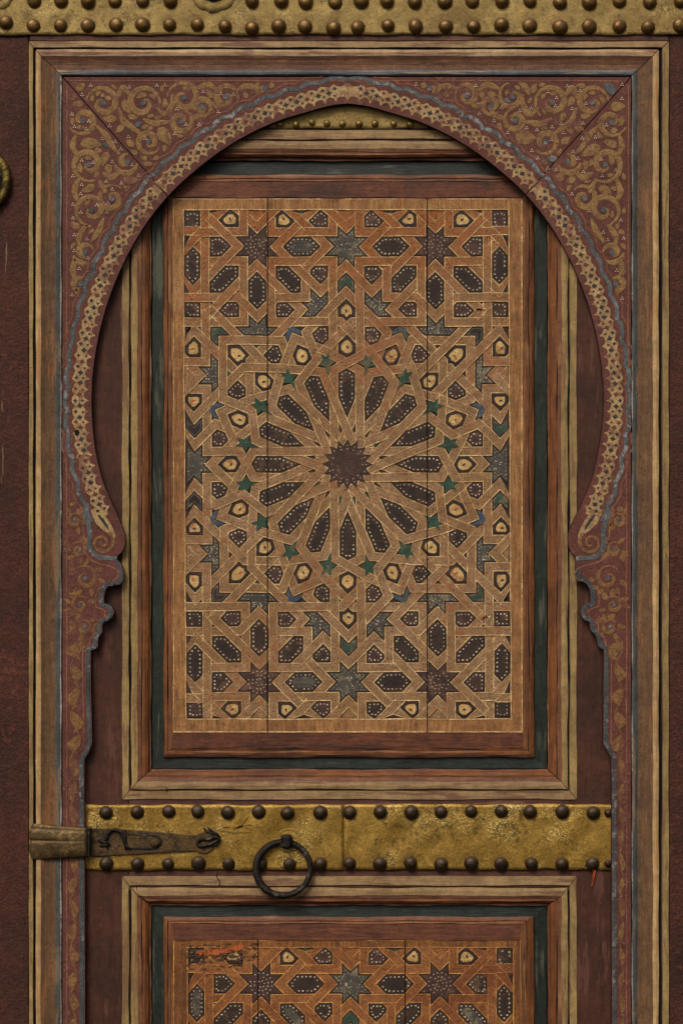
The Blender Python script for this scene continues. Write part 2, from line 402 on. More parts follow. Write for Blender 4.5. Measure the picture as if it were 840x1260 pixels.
lowR = catmull([(702.5, 646), (698.8, 660), (700, 674), (705, 682), (710.5, 686)], 2)[1:] + \
    [(708.4, 689), (707.6, 700), (708.6, 711.6)] + catmull([(716.5, 714.5), (723, 721), (726, 731), (725.6, 743)], 2) + \
    catmull([(722, 744.6), (716.5, 746.5), (713.4, 753), (715.6, 760), (722, 763)], 2) + \
    [(725, 765), (725.6, 775), (733, 782.5), (735.4, 795), (742.4, 798)] + [(742, 840), (741.6, 915), (746, 923), (751.6, 932), (752, 1000), (752, 1140), (752.4, BOT)]
def cutarc(arc, x):      # split where the arch meets the mitre joint
    i = next(j for j, p in enumerate(arc) if (p[0] <= x if x < 427 else p[0] >= x)); return arc[:i+1], arc[i:]
aL0, aL1 = cutarc(arcL, 207); aR0, aR1 = cutarc(arcR, 646)
JL, JR = aL0[-1], aR0[-1]
X0, Y0, X1 = 77.2, 94.6, 775.6
def shift(p, dx, dy): return (p[0]+dx, p[1]+dy)
g = .45
cornL, cornR = (X0, Y0), (X1, Y0)
left_poly = [shift(cornL, 0, g*2)] + [(X0, BOT)] + (aL1+lowL)[::-1][:-1] + [shift(JL, -g, g)]
right_poly = [shift(JR, g, g)] + (aR1+lowR)[1:] + [(X1, BOT), shift(cornR, 0, g*2)]
top_poly = [shift(cornL, g*2, 0), shift(cornR, -g*2, 0), shift(JR, -g, -g)] + aR0[::-1][1:] + aL0[1:-1] + [shift(JL, g, -g)]
archs = []
for poly in (left_poly, top_poly, right_poly):
    bm = bmesh.new()
    prism(bm, poly, -15, -1.0, 1.0, 0, 1); top_face = None
    fixn(bm)
    # chamfer every front edge a little so the cut edge catches light
    ed = [e_ for e_ in bm.edges if all(abs(v.co.y-1.0*U) < 1e-6 for v in e_.verts)]
    for e_ in ed:
        pass
    o = link('arch_board', bm, ['arch_burgundy', 'arch_edge'], outer); archs.append(o)
archs[0]['label'] = 'left jamb and shoulder board of the painted arch'
archs[1]['label'] = 'crown board of the painted arch between two mitre joints'
archs[2]['label'] = 'right jamb and shoulder board of the painted arch'
FD = -1.0   # arch face depth

# ---- painted borders along the arch
def border(parent, arc, seg_lo, seg_hi, sgn, phase):
    """arc runs from the crown down; sgn turns normals into the board"""
    pl = resample(arc, 1.0); nr = normals(pl); n = len(pl); lo_is_crown = True
    if lo_is_crown:
        n0 = (0.0, -sgn*1.0)
        for i in range(14):
            f = (i/14)**.7; x, y = n0[0]*(1-f)+nr[14][0]*f, n0[1]*(1-f)+nr[14][1]*f; l = math.hypot(x, y); nr[i] = (x/l, y/l)
    S = lambda i: i+phase
    def at(i, o):
        i = max(0, min(n-1, i)); return (pl[i][0]+sgn*nr[i][0]*o, pl[i][1]+sgn*nr[i][1]*o)
    lo, hi = seg_lo, min(seg_hi, n-1)
    rnd = random.Random(int(phase*7)+int(lo))
    # cream net: zig-zag inner and outer outlines
    bm = bmesh.new()
    tri = lambda s, p: abs((s/p) % 1*2-1)
    rows = []
    for i in range(lo, hi+1):
        s = S(i)
        inn = 3.4+5.6*max(0, 1-(abs((s % 13.2)/13.2*2-1)*1.12)**2.6)**.6 + .4*math.sin(s*.7)
        outr = 20.6+3.4*tri(s, 13.2)+1.2*tri(s+4, 26.4)+.5*math.sin(s*.9+1)
        rows.append([bm.verts.new(P(*at(i, inn), FD+.05)), bm.verts.new(P(*at(i, inn+.5), FD+.4)), bm.verts.new(P(*at(i, outr-.5), FD+.4)), bm.verts.new(P(*at(i, outr), FD+.05))])
    for i in range(len(rows)-1):
        for j in range(3): face(bm, (rows[i][j], rows[i][j+1], rows[i+1][j+1], rows[i+1][j]), 0)
    # dark lozenges
    s0 = int(math.ceil((S(lo)+4)/13.2)); q = s0
    while q*13.2-phase < hi-4:
        i = q*13.2-phase + rnd.uniform(-.7, .7)
        for (ii, o, r) in ((i+6.6, 14.6, 3.7), (i+.4, 11.0, 2.0), (i, 19.6, 2.7)):
            if ii > hi-4 or ii < lo+4: continue
            c = at(int(ii), o+rnd.uniform(-.5, .5)); a0 = rnd.uniform(-.25, .25)+math.atan2(nr[int(max(0, min(n-1, ii)))][1], nr[int(max(0, min(n-1, ii)))][0])
            pts = [(c[0]+r*math.cos(a0+z*PI/4)*(1.1 if z % 2 == 0 else .66), c[1]+r*math.sin(a0+z*PI/4)*(1.1 if z % 2 == 0 else .66)*.9) for z in range(8)]
            flat(bm, pts, FD+.55, 1.0, 1 if q % 3 else 2)
        q += 1
    fixn(bm)
    o = link('lattice_border', bm, ['lattice_cream', 'dot_dark', 'arch_burgundy'], parent)
    # scalloped blue line and the orange line outside it
    sca = lambda s: 3.6*abs(math.sin(PI*s/27))
    bm = bmesh.new()
    for (o0, o1, mi) in ((26.2, 31.6, 0), (35.2, 36.8, 1), (24.2, 25.0, 1)):
        rows = []
        for i in range(lo, hi+1):
            s = S(i); j = sca(s)+.35*math.sin(s*.5)
            rows.append([bm.verts.new(P(*at(i, o0+j), FD+.05)), bm.verts.new(P(*at(i, o0+j+.4), FD+.4)), bm.verts.new(P(*at(i, o1+j-.4), FD+.4)), bm.verts.new(P(*at(i, o1+j), FD+.05))])
        for i in range(len(rows)-1):
            for j in range(3): face(bm, (rows[i][j], rows[i][j+1], rows[i+1][j+1], rows[i+1][j]), mi)
    fixn(bm)
    link('scalloped_line', bm, ['blue_grey', 'line_orange'], parent)
lenL0 = int(sum(math.dist(aL0[i], aL0[i+1]) for i in range(len(aL0)-1)))
lenR0 = int(sum(math.dist(aR0[i], aR0[i+1]) for i in range(len(aR0)-1)))
lenL = int(sum(math.dist(arcL[i], arcL[i+1]) for i in range(len(arcL)-1)))
lenR = int(sum(math.dist(arcR[i], arcR[i+1]) for i in range(len(arcR)-1)))
border(archs[1], arcL, 0, lenL0-1, 1, 0); border(archs[0], arcL, lenL0+1, lenL-20, 1, 0)
border(archs[1], arcR, 0, lenR0-1, -1, 0); border(archs[2], arcR, lenR0+1, lenR-20, -1, 0)

# ---- the volutes, jamb lines and jamb vines
def jamb(parent, low, vx, mirror, outer_x):
    sg = -1 if mirror else 1
    bm = bmesh.new()
    # volute: spiral and the blue band that turns round it
    cx, cy = vx, 667
    sp = [(cx+sg*(14*(1-t)+1)*math.cos(-1.0+t*10.8), cy+1+(13.5*(1-t)+1)*math.sin(-1.0+t*10.8)) for t in np.linspace(0, 1, 70)]
    ribbon(bm, sp, lambda t: 4.2-2.0*t, FD, 1, 3, .4)
    eye = [(cx+sg*x, cy+y) for x, y in ((2, -14), (-7, -22), (-12, -32), (-14, -40), (-4, -42), (2, -35), (8, -26), (13, -17), (16, -8), (15, -3), (9, -9))]
    flat(bm, eye, FD+.35, 1, 2)
    flat(bm, [(cx+sg*x, cy+y) for x, y in ((4, -19), (-2, -27), (-6, -33), (-4, -34), (2, -28), (7, -20), (8, -14))], FD+.5, 1, 4)
    pb = catmull([(cx+sg*x, cy+y) for x, y in ((-21, -43), (-21, -30), (-17, -22), (-15.5, -8), (-16, 4), (-11, 14), (-3, 19), (8, 20), (18, 21))], 2)
    ribbon(bm, pb, 6, FD, 1, 0, .45)
    po = catmull([(cx+sg*x, cy+y) for x, y in ((-27.5, -43), (-27, -30), (-23.5, -20), (-22.5, -6), (-22, 8), (-16, 20), (-6, 26), (6, 29), (16, 33), (20, 41), (14, 48))], 2)
    ribbon(bm, po, 1.8, FD, 1, 1, .4)
    # blue band on the shaped lower edge, orange line inside
    k0 = next(i for i, p in enumerate(low) if p[1] > 690)
    run = low[k0:]
    pl = resample(run, 2.0); nr = normals(pl)
    ok = lambda p: p[1] < BOT-1
    off = 3.4
    run2 = [(p[0]-sg*3.6, p[1]) for p in pl if ok(p)]
    ribbon(bm, run2, 5.4, FD, 1, 6, .45)
    run3 = [(p[0]-sg*(9.8 if p[1] > 800 else 10.5), p[1]+(0 if p[1] > 800 else 3)) for p in pl if ok(p) and p[1] > 716]
    ribbon(bm, [p for p in run3 if p[1] < 925], 1.5, FD, 1, 1, .35)
    run3 = [(p[0]+(sg*3.5 if p[1] > 930 else 0), p[1]) for p in run3]
    lx = outer_x+sg*5.2
    ribbon(bm, [(lx+.3*math.sin(y*.05), y) for y in np.arange(470, BOT-2, 6)], 1.5, FD, 1, 1, .35)
    # vine
    rnd = random.Random(5 if mirror else 3)
    y = 806.0; flip = 1
    def edge_x(yy):
        return (run3 and min(run3, key=lambda p: abs(p[1]-yy))[0])
    stem = []
    for yy in np.arange(780, BOT-6, 2.5):
        ex = edge_x(yy); mid = (lx+ex)/2; am = abs(ex-lx)/2-3.2
        stem.append((mid+am*.8*math.sin((yy-780)*2*PI/58), yy))
    ribbon(bm, stem, 1.7, FD, 1, 3, .35)
    j = 0; yy = 788
    while yy < BOT-22:
        ex = edge_x(yy); mid = (lx+ex)/2; am = abs(ex-lx)/2-3
        ph = math.sin((yy-780)*2*PI/58); s_ = -1 if ph > 0 else 1
        bx, L_ = mid+s_*am*.2, 24+rnd.uniform(-2, 3)
        leaf = [(bx+s_*x*am*2.0+rnd.uniform(-.4, .4), yy+t*L_) for x, t in ((-.3, 0), (.15, .18), (.55, .42), (.62, .6), (.4, .8), (-.25, 1.02), (-.12, .8), (-.32, .55), (-.42, .3))]
        flat(bm, leaf, FD+.32, 1, 3)
        if j % 2 == 0:
            for q in range(3):
                c = (mid-s_*am*.5+rnd.uniform(-1.5, 1.5), yy+8+q*2.4); flat(bm, [(c[0]+.6*math.cos(z*PI/2), c[1]+.6*math.sin(z*PI/2)) for z in range(4)], FD+.3, 1, 5)
        yy += 29; j += 1
    # scrolls beside and below the volute
    for (sx, sy, r, tn) in ((outer_x+sg*28, 711, 14, 1), (outer_x+sg*21, 744, 9.5, -1), (outer_x+sg*20, 676, 8, 1), (outer_x+sg*15, 640, 7, -1), (outer_x+sg*26, 772, 8, 1)):
        sp = [(sx+tn*sg*(r*(1-t)**.8+1.5)*math.cos(-2.4+t*8), sy+(r*(1-t)**.8+1.5)*math.sin(-2.4+t*8)) for t in np.linspace(0, .92, 46)]
        ribbon(bm, sp, lambda t: 1.8+4.0*math.sin(PI*min(1, t*1.02))**2, FD, 1, 3, .35)
        flat(bm, [(sx+2.6*math.cos(z*PI/4), sy+2.9*math.sin(z*PI/4)) for z in range(8)], FD+.5, 1, 0)
        for q in range(7):
            aa = rnd.uniform(0, 6.3); lx0, ly0 = sx+math.cos(aa)*(r+1), sy+math.sin(aa)*(r+1)
            if abs(lx0-outer_x) < 8: continue
            flat(bm, [(lx0+math.cos(aa+da)*ll, ly0+math.sin(aa+da)*ll) for da, ll in ((0, 0), (1.1, 3.5), (.8, 7), (.35, 11), (-.1, 6), (-.5, 3))], FD+.3+q*.02, 1, 3)
    fixn(bm)
    link('painted_vine', bm, ['blue_grey', 'line_orange', 'lattice_cream', 'vine_ochre', 'dot_dark', 'dot_white', 'edge_grey'], parent)
jamb(archs[0], lowL, 126, False, X0); jamb(archs[2], lowR, 726.5, True, X1)

# ---- scrollwork of the spandrels (left half laid out, mirrored to the right)
GX, GY = 360, 560           # grid covers x 76..436, y 92..652
arc_np = np.array(resample(arcL, 2.0))
yy_, xx_ = np.mgrid[0:GY, 0:GX]; xs = xx_+76.0; ys = yy_+92.0
dist = np.full((GY, GX), 1e9)
for (ax, ay) in arc_np: dist = np.minimum(dist, (xs-ax)**2+(ys-ay)**2)
dist = np.sqrt(dist)
ctr = np.array([427, 470.0])
inside = np.zeros((GY, GX), bool)
pn = arcL+[(427, 648)]
for i in range(len(pn)):
    (ax, ay), (bx, by) = pn[i], pn[(i+1) % len(pn)]
    if abs(ay-by) < 1e-9: continue
    cnd = ((ay > ys) != (by > ys)) & (xs < (bx-ax)*(ys-ay)/(by-ay)+ax)
    inside ^= cnd
free = (~inside) & (dist > 39.5) & (xs > 85.5) & (ys > 101) & (xs < 426) & (ys < 630)
jx = np.abs((xs-X0)*(JL[1]-Y0)-(ys-Y0)*(JL[0]-X0))/math.hypot(JL[0]-X0, JL[1]-Y0)
free &= ~((jx < 1.6) & (xs < JL[0]+3))
occ = ~free
side_top = (xs-X0)*(JL[1]-Y0)-(ys-Y0)*(JL[0]-X0) > 0     # True -> crown board
def is_top(x, y): return (x-X0)*(JL[1]-Y0)-(y-Y0)*(JL[0]-X0) > 0
def gen_paint(seed):
    occ = ~free
    paint = []
    def stamp(x, y, r):
        i0, i1 = int(max(0, y-92-r)), int(min(GY, y-92+r+2)); j0, j1 = int(max(0, x-76-r)), int(min(GX, x-76+r+2))
        if i0 < i1 and j0 < j1: occ[i0:i1, j0:j1] |= (xs[i0:i1, j0:j1]-x)**2+(ys[i0:i1, j0:j1]-y)**2 < r*r
    def is_free(x, y):
        i, j = int(round(y-92)), int(round(x-76)); return 0 <= i < GY and 0 <= j < GX and not occ[i, j]
    def is_field(x, y):
        i, j = int(round(y-92)), int(round(x-76)); return 0 <= i < GY and 0 <= j < GX and free[i, j]
    rs = random.Random(seed)
    spirals = [(127, 126, 17, 1, 2.6), (176, 126, 18, -1, .4), (226, 119, 17, 1, 3.4), (279, 118, 12, -1, 1), (221, 148, 11, 1, 5), (103, 150, 16, -1, 4.5),
               (110, 203, 18, 1, 1.2), (157, 198, 12, -1, 2.8), (183, 174, 12, 1, .8), (136, 243, 13, -1, 5.2), (113, 259, 17, 1, 2), (104, 311, 11, -1, 3),
               (98, 348, 8, 1, 1), (325, 108, 8, 1, 2), (250, 131, 9, -1, 2)]
    spirals = [(a_+rs.uniform(-1.5, 1.5), b_+rs.uniform(-1.5, 1.5), c_*rs.uniform(.94, 1.05), d_, e_+rs.uniform(-.5, .5)) for a_, b_, c_, d_, e_ in spirals]
    for (sx, sy, r, tn, a0) in spirals:
        top = is_top(sx, sy); run = []
        for t in np.linspace(0, 1, 70):
            rr = r*1.12*(1-t)**.7+2.2; an = a0+tn*t*8.0
            x, y = sx+rr*math.cos(an), sy+rr*math.sin(an)
            if is_field(x, y) and is_top(x, y) == top: run.append((x, y))
            else:
                if len(run) > 6: paint.append(('r', run, 0, top))
                run = []
        if len(run) > 6: paint.append(('r', run, 0, top))
        for (x, y) in [p for q in paint if q[0] == 'r' for p in q[1]][-200:]: stamp(x, y, 2.7)
        paint.append(('p', [(sx+3.3*math.cos(z*PI/4+.3), sy+3.6*math.sin(z*PI/4+.3)) for z in range(8)], 1, top)); stamp(sx, sy, 4.5)
    stems = [((144, 122), (152, 108), (160, 118)), ((192, 132), (204, 140), (212, 128), (212, 116)), ((240, 110), (256, 104), (268, 112)), ((176, 146), (190, 152), (205, 150), (212, 152)),
             ((146, 132), (152, 148), (164, 158), (176, 166)), ((94, 166), (90, 180), (97, 192)), ((118, 154), (130, 166), (140, 182), (148, 190)), ((126, 212), (138, 218), (148, 210)),
             ((98, 218), (92, 236), (99, 250)), ((122, 222), (128, 232), (130, 238)), ((108, 276), (98, 290), (98, 303)), ((128, 268), (122, 284), (112, 298)), ((92, 318), (90, 334), (94, 344)),
             ((290, 112), (304, 106), (318, 108)), ((332, 112), (346, 106), (362, 108), (372, 103)), ((234, 146), (246, 142), (252, 134)), ((96, 354), (93, 372), (96, 392), (92, 410)), ((260, 126), (268, 130), (276, 128))]
    for stp_ in stems:
        run = [p for p in catmull(list(stp_), 1.5) if is_field(*p)]
        if len(run) > 5 and len({is_top(*p) for p in run}) == 1:
            paint.append(('r', run, 0, is_top(*run[0])))
            for (x, y) in run: stamp(x, y, 3.4)
    def leaf_poly(x, y, an, L_, bend, fat):
        left, right = [], []
        for t in np.linspace(0, 1, 8):
            aa = an+bend*t
            cx, cy = x+L_*t*math.cos(an+bend*t*.5), y+L_*t*math.sin(an+bend*t*.5)
            wd = fat*L_*(math.sin(PI*min(1, t**.75)))**.9*.5+.25
            left.append((cx-wd*math.sin(aa), cy+wd*math.cos(aa))); right.append((cx+wd*.8*math.sin(aa), cy-wd*.8*math.cos(aa)))
        return left+right[::-1][1:-1]
    for L_, tries, mg in ((36, 5000, .1), (27, 6000, 0), (19, 9000, -.1), (13, 12000, -.2), (9, 12000, -.2)):
        for _ in range(tries):
            x, y = rs.uniform(84, 426), rs.uniform(98, 640)
            if not is_free(x, y): continue
            sx, sy, r, tn, _a = min(spirals, key=lambda s: (s[0]-x)**2+(s[1]-y)**2)
            an = math.atan2(y-sy, x-sx)+tn*PI/2*rs.uniform(.55, 1.1)+rs.uniform(-.3, .3)
            bend = tn*rs.uniform(.4, 1.4); fat = rs.uniform(.5, .8)
            pl = leaf_poly(x, y, an, L_, bend, fat)
            ctrs = [(x+L_*t*math.cos(an+bend*t*.5), y+L_*t*math.sin(an+bend*t*.5)) for t in (.1, .3, .5, .7, .9, 1)]
            if all(is_free(*p) for p in ctrs) and all(is_free(*p) for p in pl) and len({is_top(*p) for p in pl}) == 1:
                mi = 0 if rs.random() > .07 else 1
                paint.append(('p', pl, mi, is_top(x, y)))
                for q in range(10):
                    t = q/9; stamp(x+L_*t*math.cos(an+bend*t*.5), y+L_*t*math.sin(an+bend*t*.5), fat*L_*.5*math.sin(PI*min(1, t**.75))+mg+.8)
    nd = 0
    for _ in range(9000):
        x, y = rs.uniform(86, 424), rs.uniform(100, 600)
        if nd > 120: break
        if all(is_free(x+dx, y+dy) for dx, dy in ((0, 0), (2.2, 0), (-2.2, 0), (0, 2.2), (0, -2.2))):
            for dx, dy in ((0, -1.3), (-1.3, 1), (1.4, 1.1)):
                paint.append(('p', [(x+dx+.75*math.cos(z*PI/3), y+dy+.75*math.sin(z*PI/3)) for z in range(6)], 2, is_top(x, y)))
            stamp(x, y, 7); nd += 1

    return paint
paintL, paintR = gen_paint(11), gen_paint(29)
def scroll(parent, top, mirror, also=None):
    bm = bmesh.new()
    items = [(x, False) for x in paintL]+[(x, True) for x in paintR]
    for ip, ((kind, pl, mi, tp), mr) in enumerate(items):
        eo = (ip % 23)*.014
        if tp != top or not (also or mr == mirror): continue
        if True:
            q = [(855-x if mr else x, y) for x, y in pl]
            if kind == 'p': flat(bm, q, FD+(.3 if mi == 0 else .7)+eo, 1, mi)
            else: ribbon(bm, q, lambda t: 2.4+5.4*math.sin(PI*t)**1.1, FD, 1, 0, .25+eo)
    if top:
        ribbon(bm, [(x, 99.4+.3*math.sin(x*.06)) for x in range(86, 769, 6)], 1.5, FD, 1, 3, .35)
    else:
        x_ = 855-82.4 if mirror else 82.4
        ribbon(bm, [(x_+.3*math.sin(y*.06), y) for y in range(104, 470, 6)], 1.5, FD, 1, 3, .35)
    fixn(bm)
    link('painted_scrollwork', bm, ['scroll_ochre', 'blue_grey', 'dot_white', 'line_orange'], parent)
scroll(archs[1], True, False, also=True); scroll(archs[0], False, False); scroll(archs[2], False, True)
# dark knot hole in the left jamb border
bm = bmesh.new(); flat(bm, [(95+3.2*math.cos(z*PI/4), 532+3.6*math.sin(z*PI/4)) for z in range(8)], FD+.7, 1, 0); link('knot_hole', bm, ['groove'], archs[0])

# ---- studded brass band across the top
def plate(name, parent, x0, y0, x1, y1, d0, d1, k, mat, amp=.35, step=4, pins=()):
    bm = bmesh.new(); nx, ny = max(2, int((x1-x0)/step)), max(2, int((y1-y0)/step)); rd = random.Random(int(x0+y0*3)); gr = []
    ph = [(rd.uniform(0, 6), rd.uniform(.03, .16), rd.uniform(.03, .16)) for _ in range(6)]
    for j in range(ny+1):
        row = []
        for i in range(nx+1):
            x, y = x0+(x1-x0)*i/nx, y0+(y1-y0)*j/ny
            h = sum(math.sin(p[0]+x*p[1]+y*p[2]) for p in ph)/6*amp*2
            for (qx, qy) in pins:
                r2 = (x-qx)**2+(y-qy)**2
                if r2 < 500: h += -.9*math.exp(-r2/110)+.35*math.exp(-((r2**.5-15)/3.5)**2)
            oy = (.5*math.sin(x*.11)+.4*math.sin(x*.043+1)) if j in (0, ny) else 0
            row.append(bm.verts.new(P(x, y+oy, d1+h, k)))
        gr.append(row)
    for j in range(ny):
        for i in range(nx): face(bm, (gr[j][i], gr[j+1][i], gr[j+1][i+1], gr[j][i+1]), 0)
    rim = gr[0]+[r[-1] for r in gr[1:]]+gr[-1][::-1][1:]+[r[0] for r in gr[1:-1]][::-1]
    bk = [bm.verts.new(Vector((v.co.x, -d0*U, v.co.z))) for v in rim]
    for i in range(len(rim)):
        j = (i+1) % len(rim); face(bm, (rim[i], bk[i], bk[j], rim[j]), 0)
    fixn(bm)
    return link(name, bm, [mat], parent, True)
def nail_mesh(r, h, mat):
    bm = bmesh.new()
    prof = [(r*1.02, -.6*U), (r*1.0, .12*h)] + [(r*math.cos(t)**.85, h*(.12+.88*math.sin(t))) for t in (.2, .45, .7, .95, 1.2, 1.4)] + [(0, h)]
    lathe(bm, prof, 20); fixn(bm)
    me = bpy.data.meshes.new('nail'); bm.to_mesh(me); bm.free(); me.materials.append(MATS[mat])
    for f in me.polygons: f.use_smooth = True
    return me
def nails(parent, me, pts, d, k, rd, sc_=.06):
    for (x, y) in pts:
        o = bpy.data.objects.new('nail', me); C.objects.link(o); o.location = P(x, y, d, k)
        setpar(o, parent)
        s = 1+rd.uniform(-sc_, sc_); o.scale = (s*rd.uniform(.94, 1.06), s*rd.uniform(.72, 1.15), s*rd.uniform(.94, 1.06)); o.rotation_euler = (rd.uniform(-.2, .2), rd.uniform(0, 6.28), rd.uniform(-.2, .2))
row2 = [(8, 28), (42, 32), (75, 32), (109, 32), (143, 31), (176, 31), (209, 31), (243, 31), (277, 33), (310, 35), (343, 33), (375, 33), (410, 35), (440, 34), (477, 32), (511, 33),
        (548, 33), (582, 33), (616, 31), (651, 32), (688, 34), (724, 33), (761, 33), (796, 34), (836, 32), (-26, 30), (871, 33)]
row1 = [(43, 1), (76, 2), (109, 2), (142, 2), (176, 2), (210, 2), (310, 2), (346, 2), (376, 3), (412, 3), (444, 2), (476, 2), (510, 3), (547, 3), (580, 2), (617, 2), (651, 2), (688, 4),
        (724, 4), (761, 2), (798, 3), (836, 2), (871, 2)]
band = plate('brass_band', outer, LEF, TOP, RIG, 43.4, .5, 3.4, 1.0, 'brass_plate', .5, pins=row1+row2)
nm = nail_mesh(8.9*U, 7.4*U, 'brass_nail')
rd = random.Random(2)
nails(band, nm, row1+row2, 3.2, 1.0, rd)
# scalloped rosettes (bases of knockers) pinned to the band
for (rx, ry, rr) in ((263, -16, 33), (-8, -14, 30)):
    bm = bmesh.new(); rings = []
    for (f, h) in ((1.0, 3), (.97, 5), (.8, 5.6), (.62, 4.6), (.5, 6.5), (.42, 11), (.2, 14), (.02, 14.5)):
        ring = []
        for q in range(72):
            an = q*2*PI/72; lob = 1-.09*(1-abs(math.sin(an*5)))**2 if f > .55 else 1
            ring.append(bm.verts.new(P(rx+rr*f*lob*math.cos(an), ry+rr*f*lob*math.sin(an), h+(.8*abs(math.sin(an*5)) if .55 < f < .95 else 0))))
        rings.append(ring)
    for A, B in zip(rings, rings[1:]):
        for q in range(72): face(bm, (A[q], A[(q+1) % 72], B[(q+1) % 72], B[q]), 0 if A is not rings[3] and A is not rings[4] and A is not rings[5] and A is not rings[6] else 1)
    face(bm, rings[-1], 1); fixn(bm)
    link('rosette', bm, ['brass_plate', 'iron'], outer, True)
# pale scratches on the left board
bm = bmesh.new()
for (x, y, l, w_) in ((8.5, 312, 30, 1.6), (7, 330, 14, 1.2), (3, 500, 16, 1.6), (4, 566, 40, 1.4), (2, 590, 10, 1)):
    n = 7; rr = [(x+rd.uniform(-.5, .5), y-l/2+l*i/n) for i in range(n+1)]
    ribbon(bm, rr, lambda t: w_*(.3+math.sin(PI*t))*.8, 0, 1, 0, .12)
fixn(bm); link('paint_scratch', bm, ['scratch_pale'], outer)

# =================================================================== THE WICKET
wk = empty('wicket_door', P(427, BOT, -14, KI), 'inner burgundy door leaf with two carved star-pattern panels under the arch', 'door')
D0 = -14.0           # face of the wicket
def wboard(name, x0, y0, x1, y1, mat):
    bm = bmesh.new(); box(bm, x0, y0, x1, y1, D0-26, D0, KI, 0, .5); fixn(bm); return link(name, bm, [mat], wk)
wboard('stile', 88, 60, 158, BOT, 'burgundy_v'); wboard('stile', 700.5, 60, 770, BOT, 'burgundy_v')
wboard('rail', 158.6, 60, 700, 176, 'burgundy_h'); wboard('rail', 158.6, 966, 700, 1096, 'burgundy_h')
def W(l, t, r, b, d, mv, mh): return (l, t, r, b, D0+d, mv, mh)
mould = [W(0, 0, 0, 0, -1, 'ochre_v', 'ochre_h'), W(.3, .3, .3, .3, 1.8, 'ochre_v', 'ochre_h'), W(8.4, 11.2, 8.4, 10, 2.2, 'ochre_v', 'ochre_h'),
         W(9, 11.8, 9, 10.6, -1.6, 'groove', 'groove'), W(11, 13.6, 11, 12.6, -1.6, 'groove', 'groove'), W(11.4, 14, 11.4, 13, 3, 'ochre_v', 'ochre_h'),
         W(15, 18, 15, 17, 3.8, 'ochre_v', 'ochre_h'), W(19, 23.5, 19, 22, 3.4, 'rust_v', 'rust_h'), W(24, 27, 24, 26, 2.2, 'groove', 'orange_h'), W(24.8, 28, 24.8, 27, 1.4, 'orange_v', 'orange_h'),
         W(28, 30.5, 28, 30, 1.6, 'orange_v', 'orange_h'), W(31.5, 33, 31.5, 32.5, -.6, 'orange_v', 'orange_h'), W(34, 34.6, 34, 34.2, -4.5, 'rust_v', 'rust_h'), W(35.2, 37, 35.2, 36.4, -5, 'groove', 'groove'), W(36.4, 38, 36.4, 37.4, -9.4, 'groove', 'groove')]
RU = (150.5, 160, 709, 983.5)
RL = (150.5, 1077.8, 709, 1900)
fil_u = [W(36, 37.6, 36, 37, -9, 'green_v', 'green_h'), W(50.5, 54.2, 52, 51, -8.6, 'green_v', 'green_h')]
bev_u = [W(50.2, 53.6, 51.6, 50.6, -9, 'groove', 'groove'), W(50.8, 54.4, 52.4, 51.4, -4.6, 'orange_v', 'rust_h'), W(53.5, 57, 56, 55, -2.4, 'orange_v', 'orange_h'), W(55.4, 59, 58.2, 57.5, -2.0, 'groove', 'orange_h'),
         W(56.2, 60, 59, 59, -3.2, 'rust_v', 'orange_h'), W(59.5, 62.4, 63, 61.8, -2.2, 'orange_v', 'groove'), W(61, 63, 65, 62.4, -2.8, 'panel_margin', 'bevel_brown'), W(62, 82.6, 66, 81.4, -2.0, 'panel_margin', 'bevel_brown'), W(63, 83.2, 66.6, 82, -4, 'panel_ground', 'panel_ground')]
frame('moulding', wk, RU, mould, KI); frame('fillet', wk, RU, fil_u, KI, gap=0); frame('panel_bevel', wk, RU, bev_u, KI, gap=.1)
bev_l = [tuple([p[0], p[1]-3.5 if p[1] > 54 else p[1]-1, p[2]+(3 if p[2] > 55 else 0)]+list(p[3:])) for p in bev_u]
def cut_low(o):
    bm = bmesh.new(); bm.from_mesh(o.data)
    zc = P(0, BOT, 0).z - sum((q.location.z for q in (o, o.parent) if q), 0)
    zc = P(0, BOT, 0).z
    bmesh.ops.bisect_plane(bm, geom=bm.verts[:]+bm.edges[:]+bm.faces[:], plane_co=(0, 0, zc), plane_no=(0, 0, -1), clear_outer=True)
    bm.to_mesh(o.data); bm.free()
for o in frame('moulding', wk, RL, mould, KI, 'ltr')+frame('fillet', wk, RL, fil_u, KI, 'ltr', gap=0)+frame('panel_bevel', wk, RL, bev_l, KI, 'ltr', gap=.1): cut_low(o)

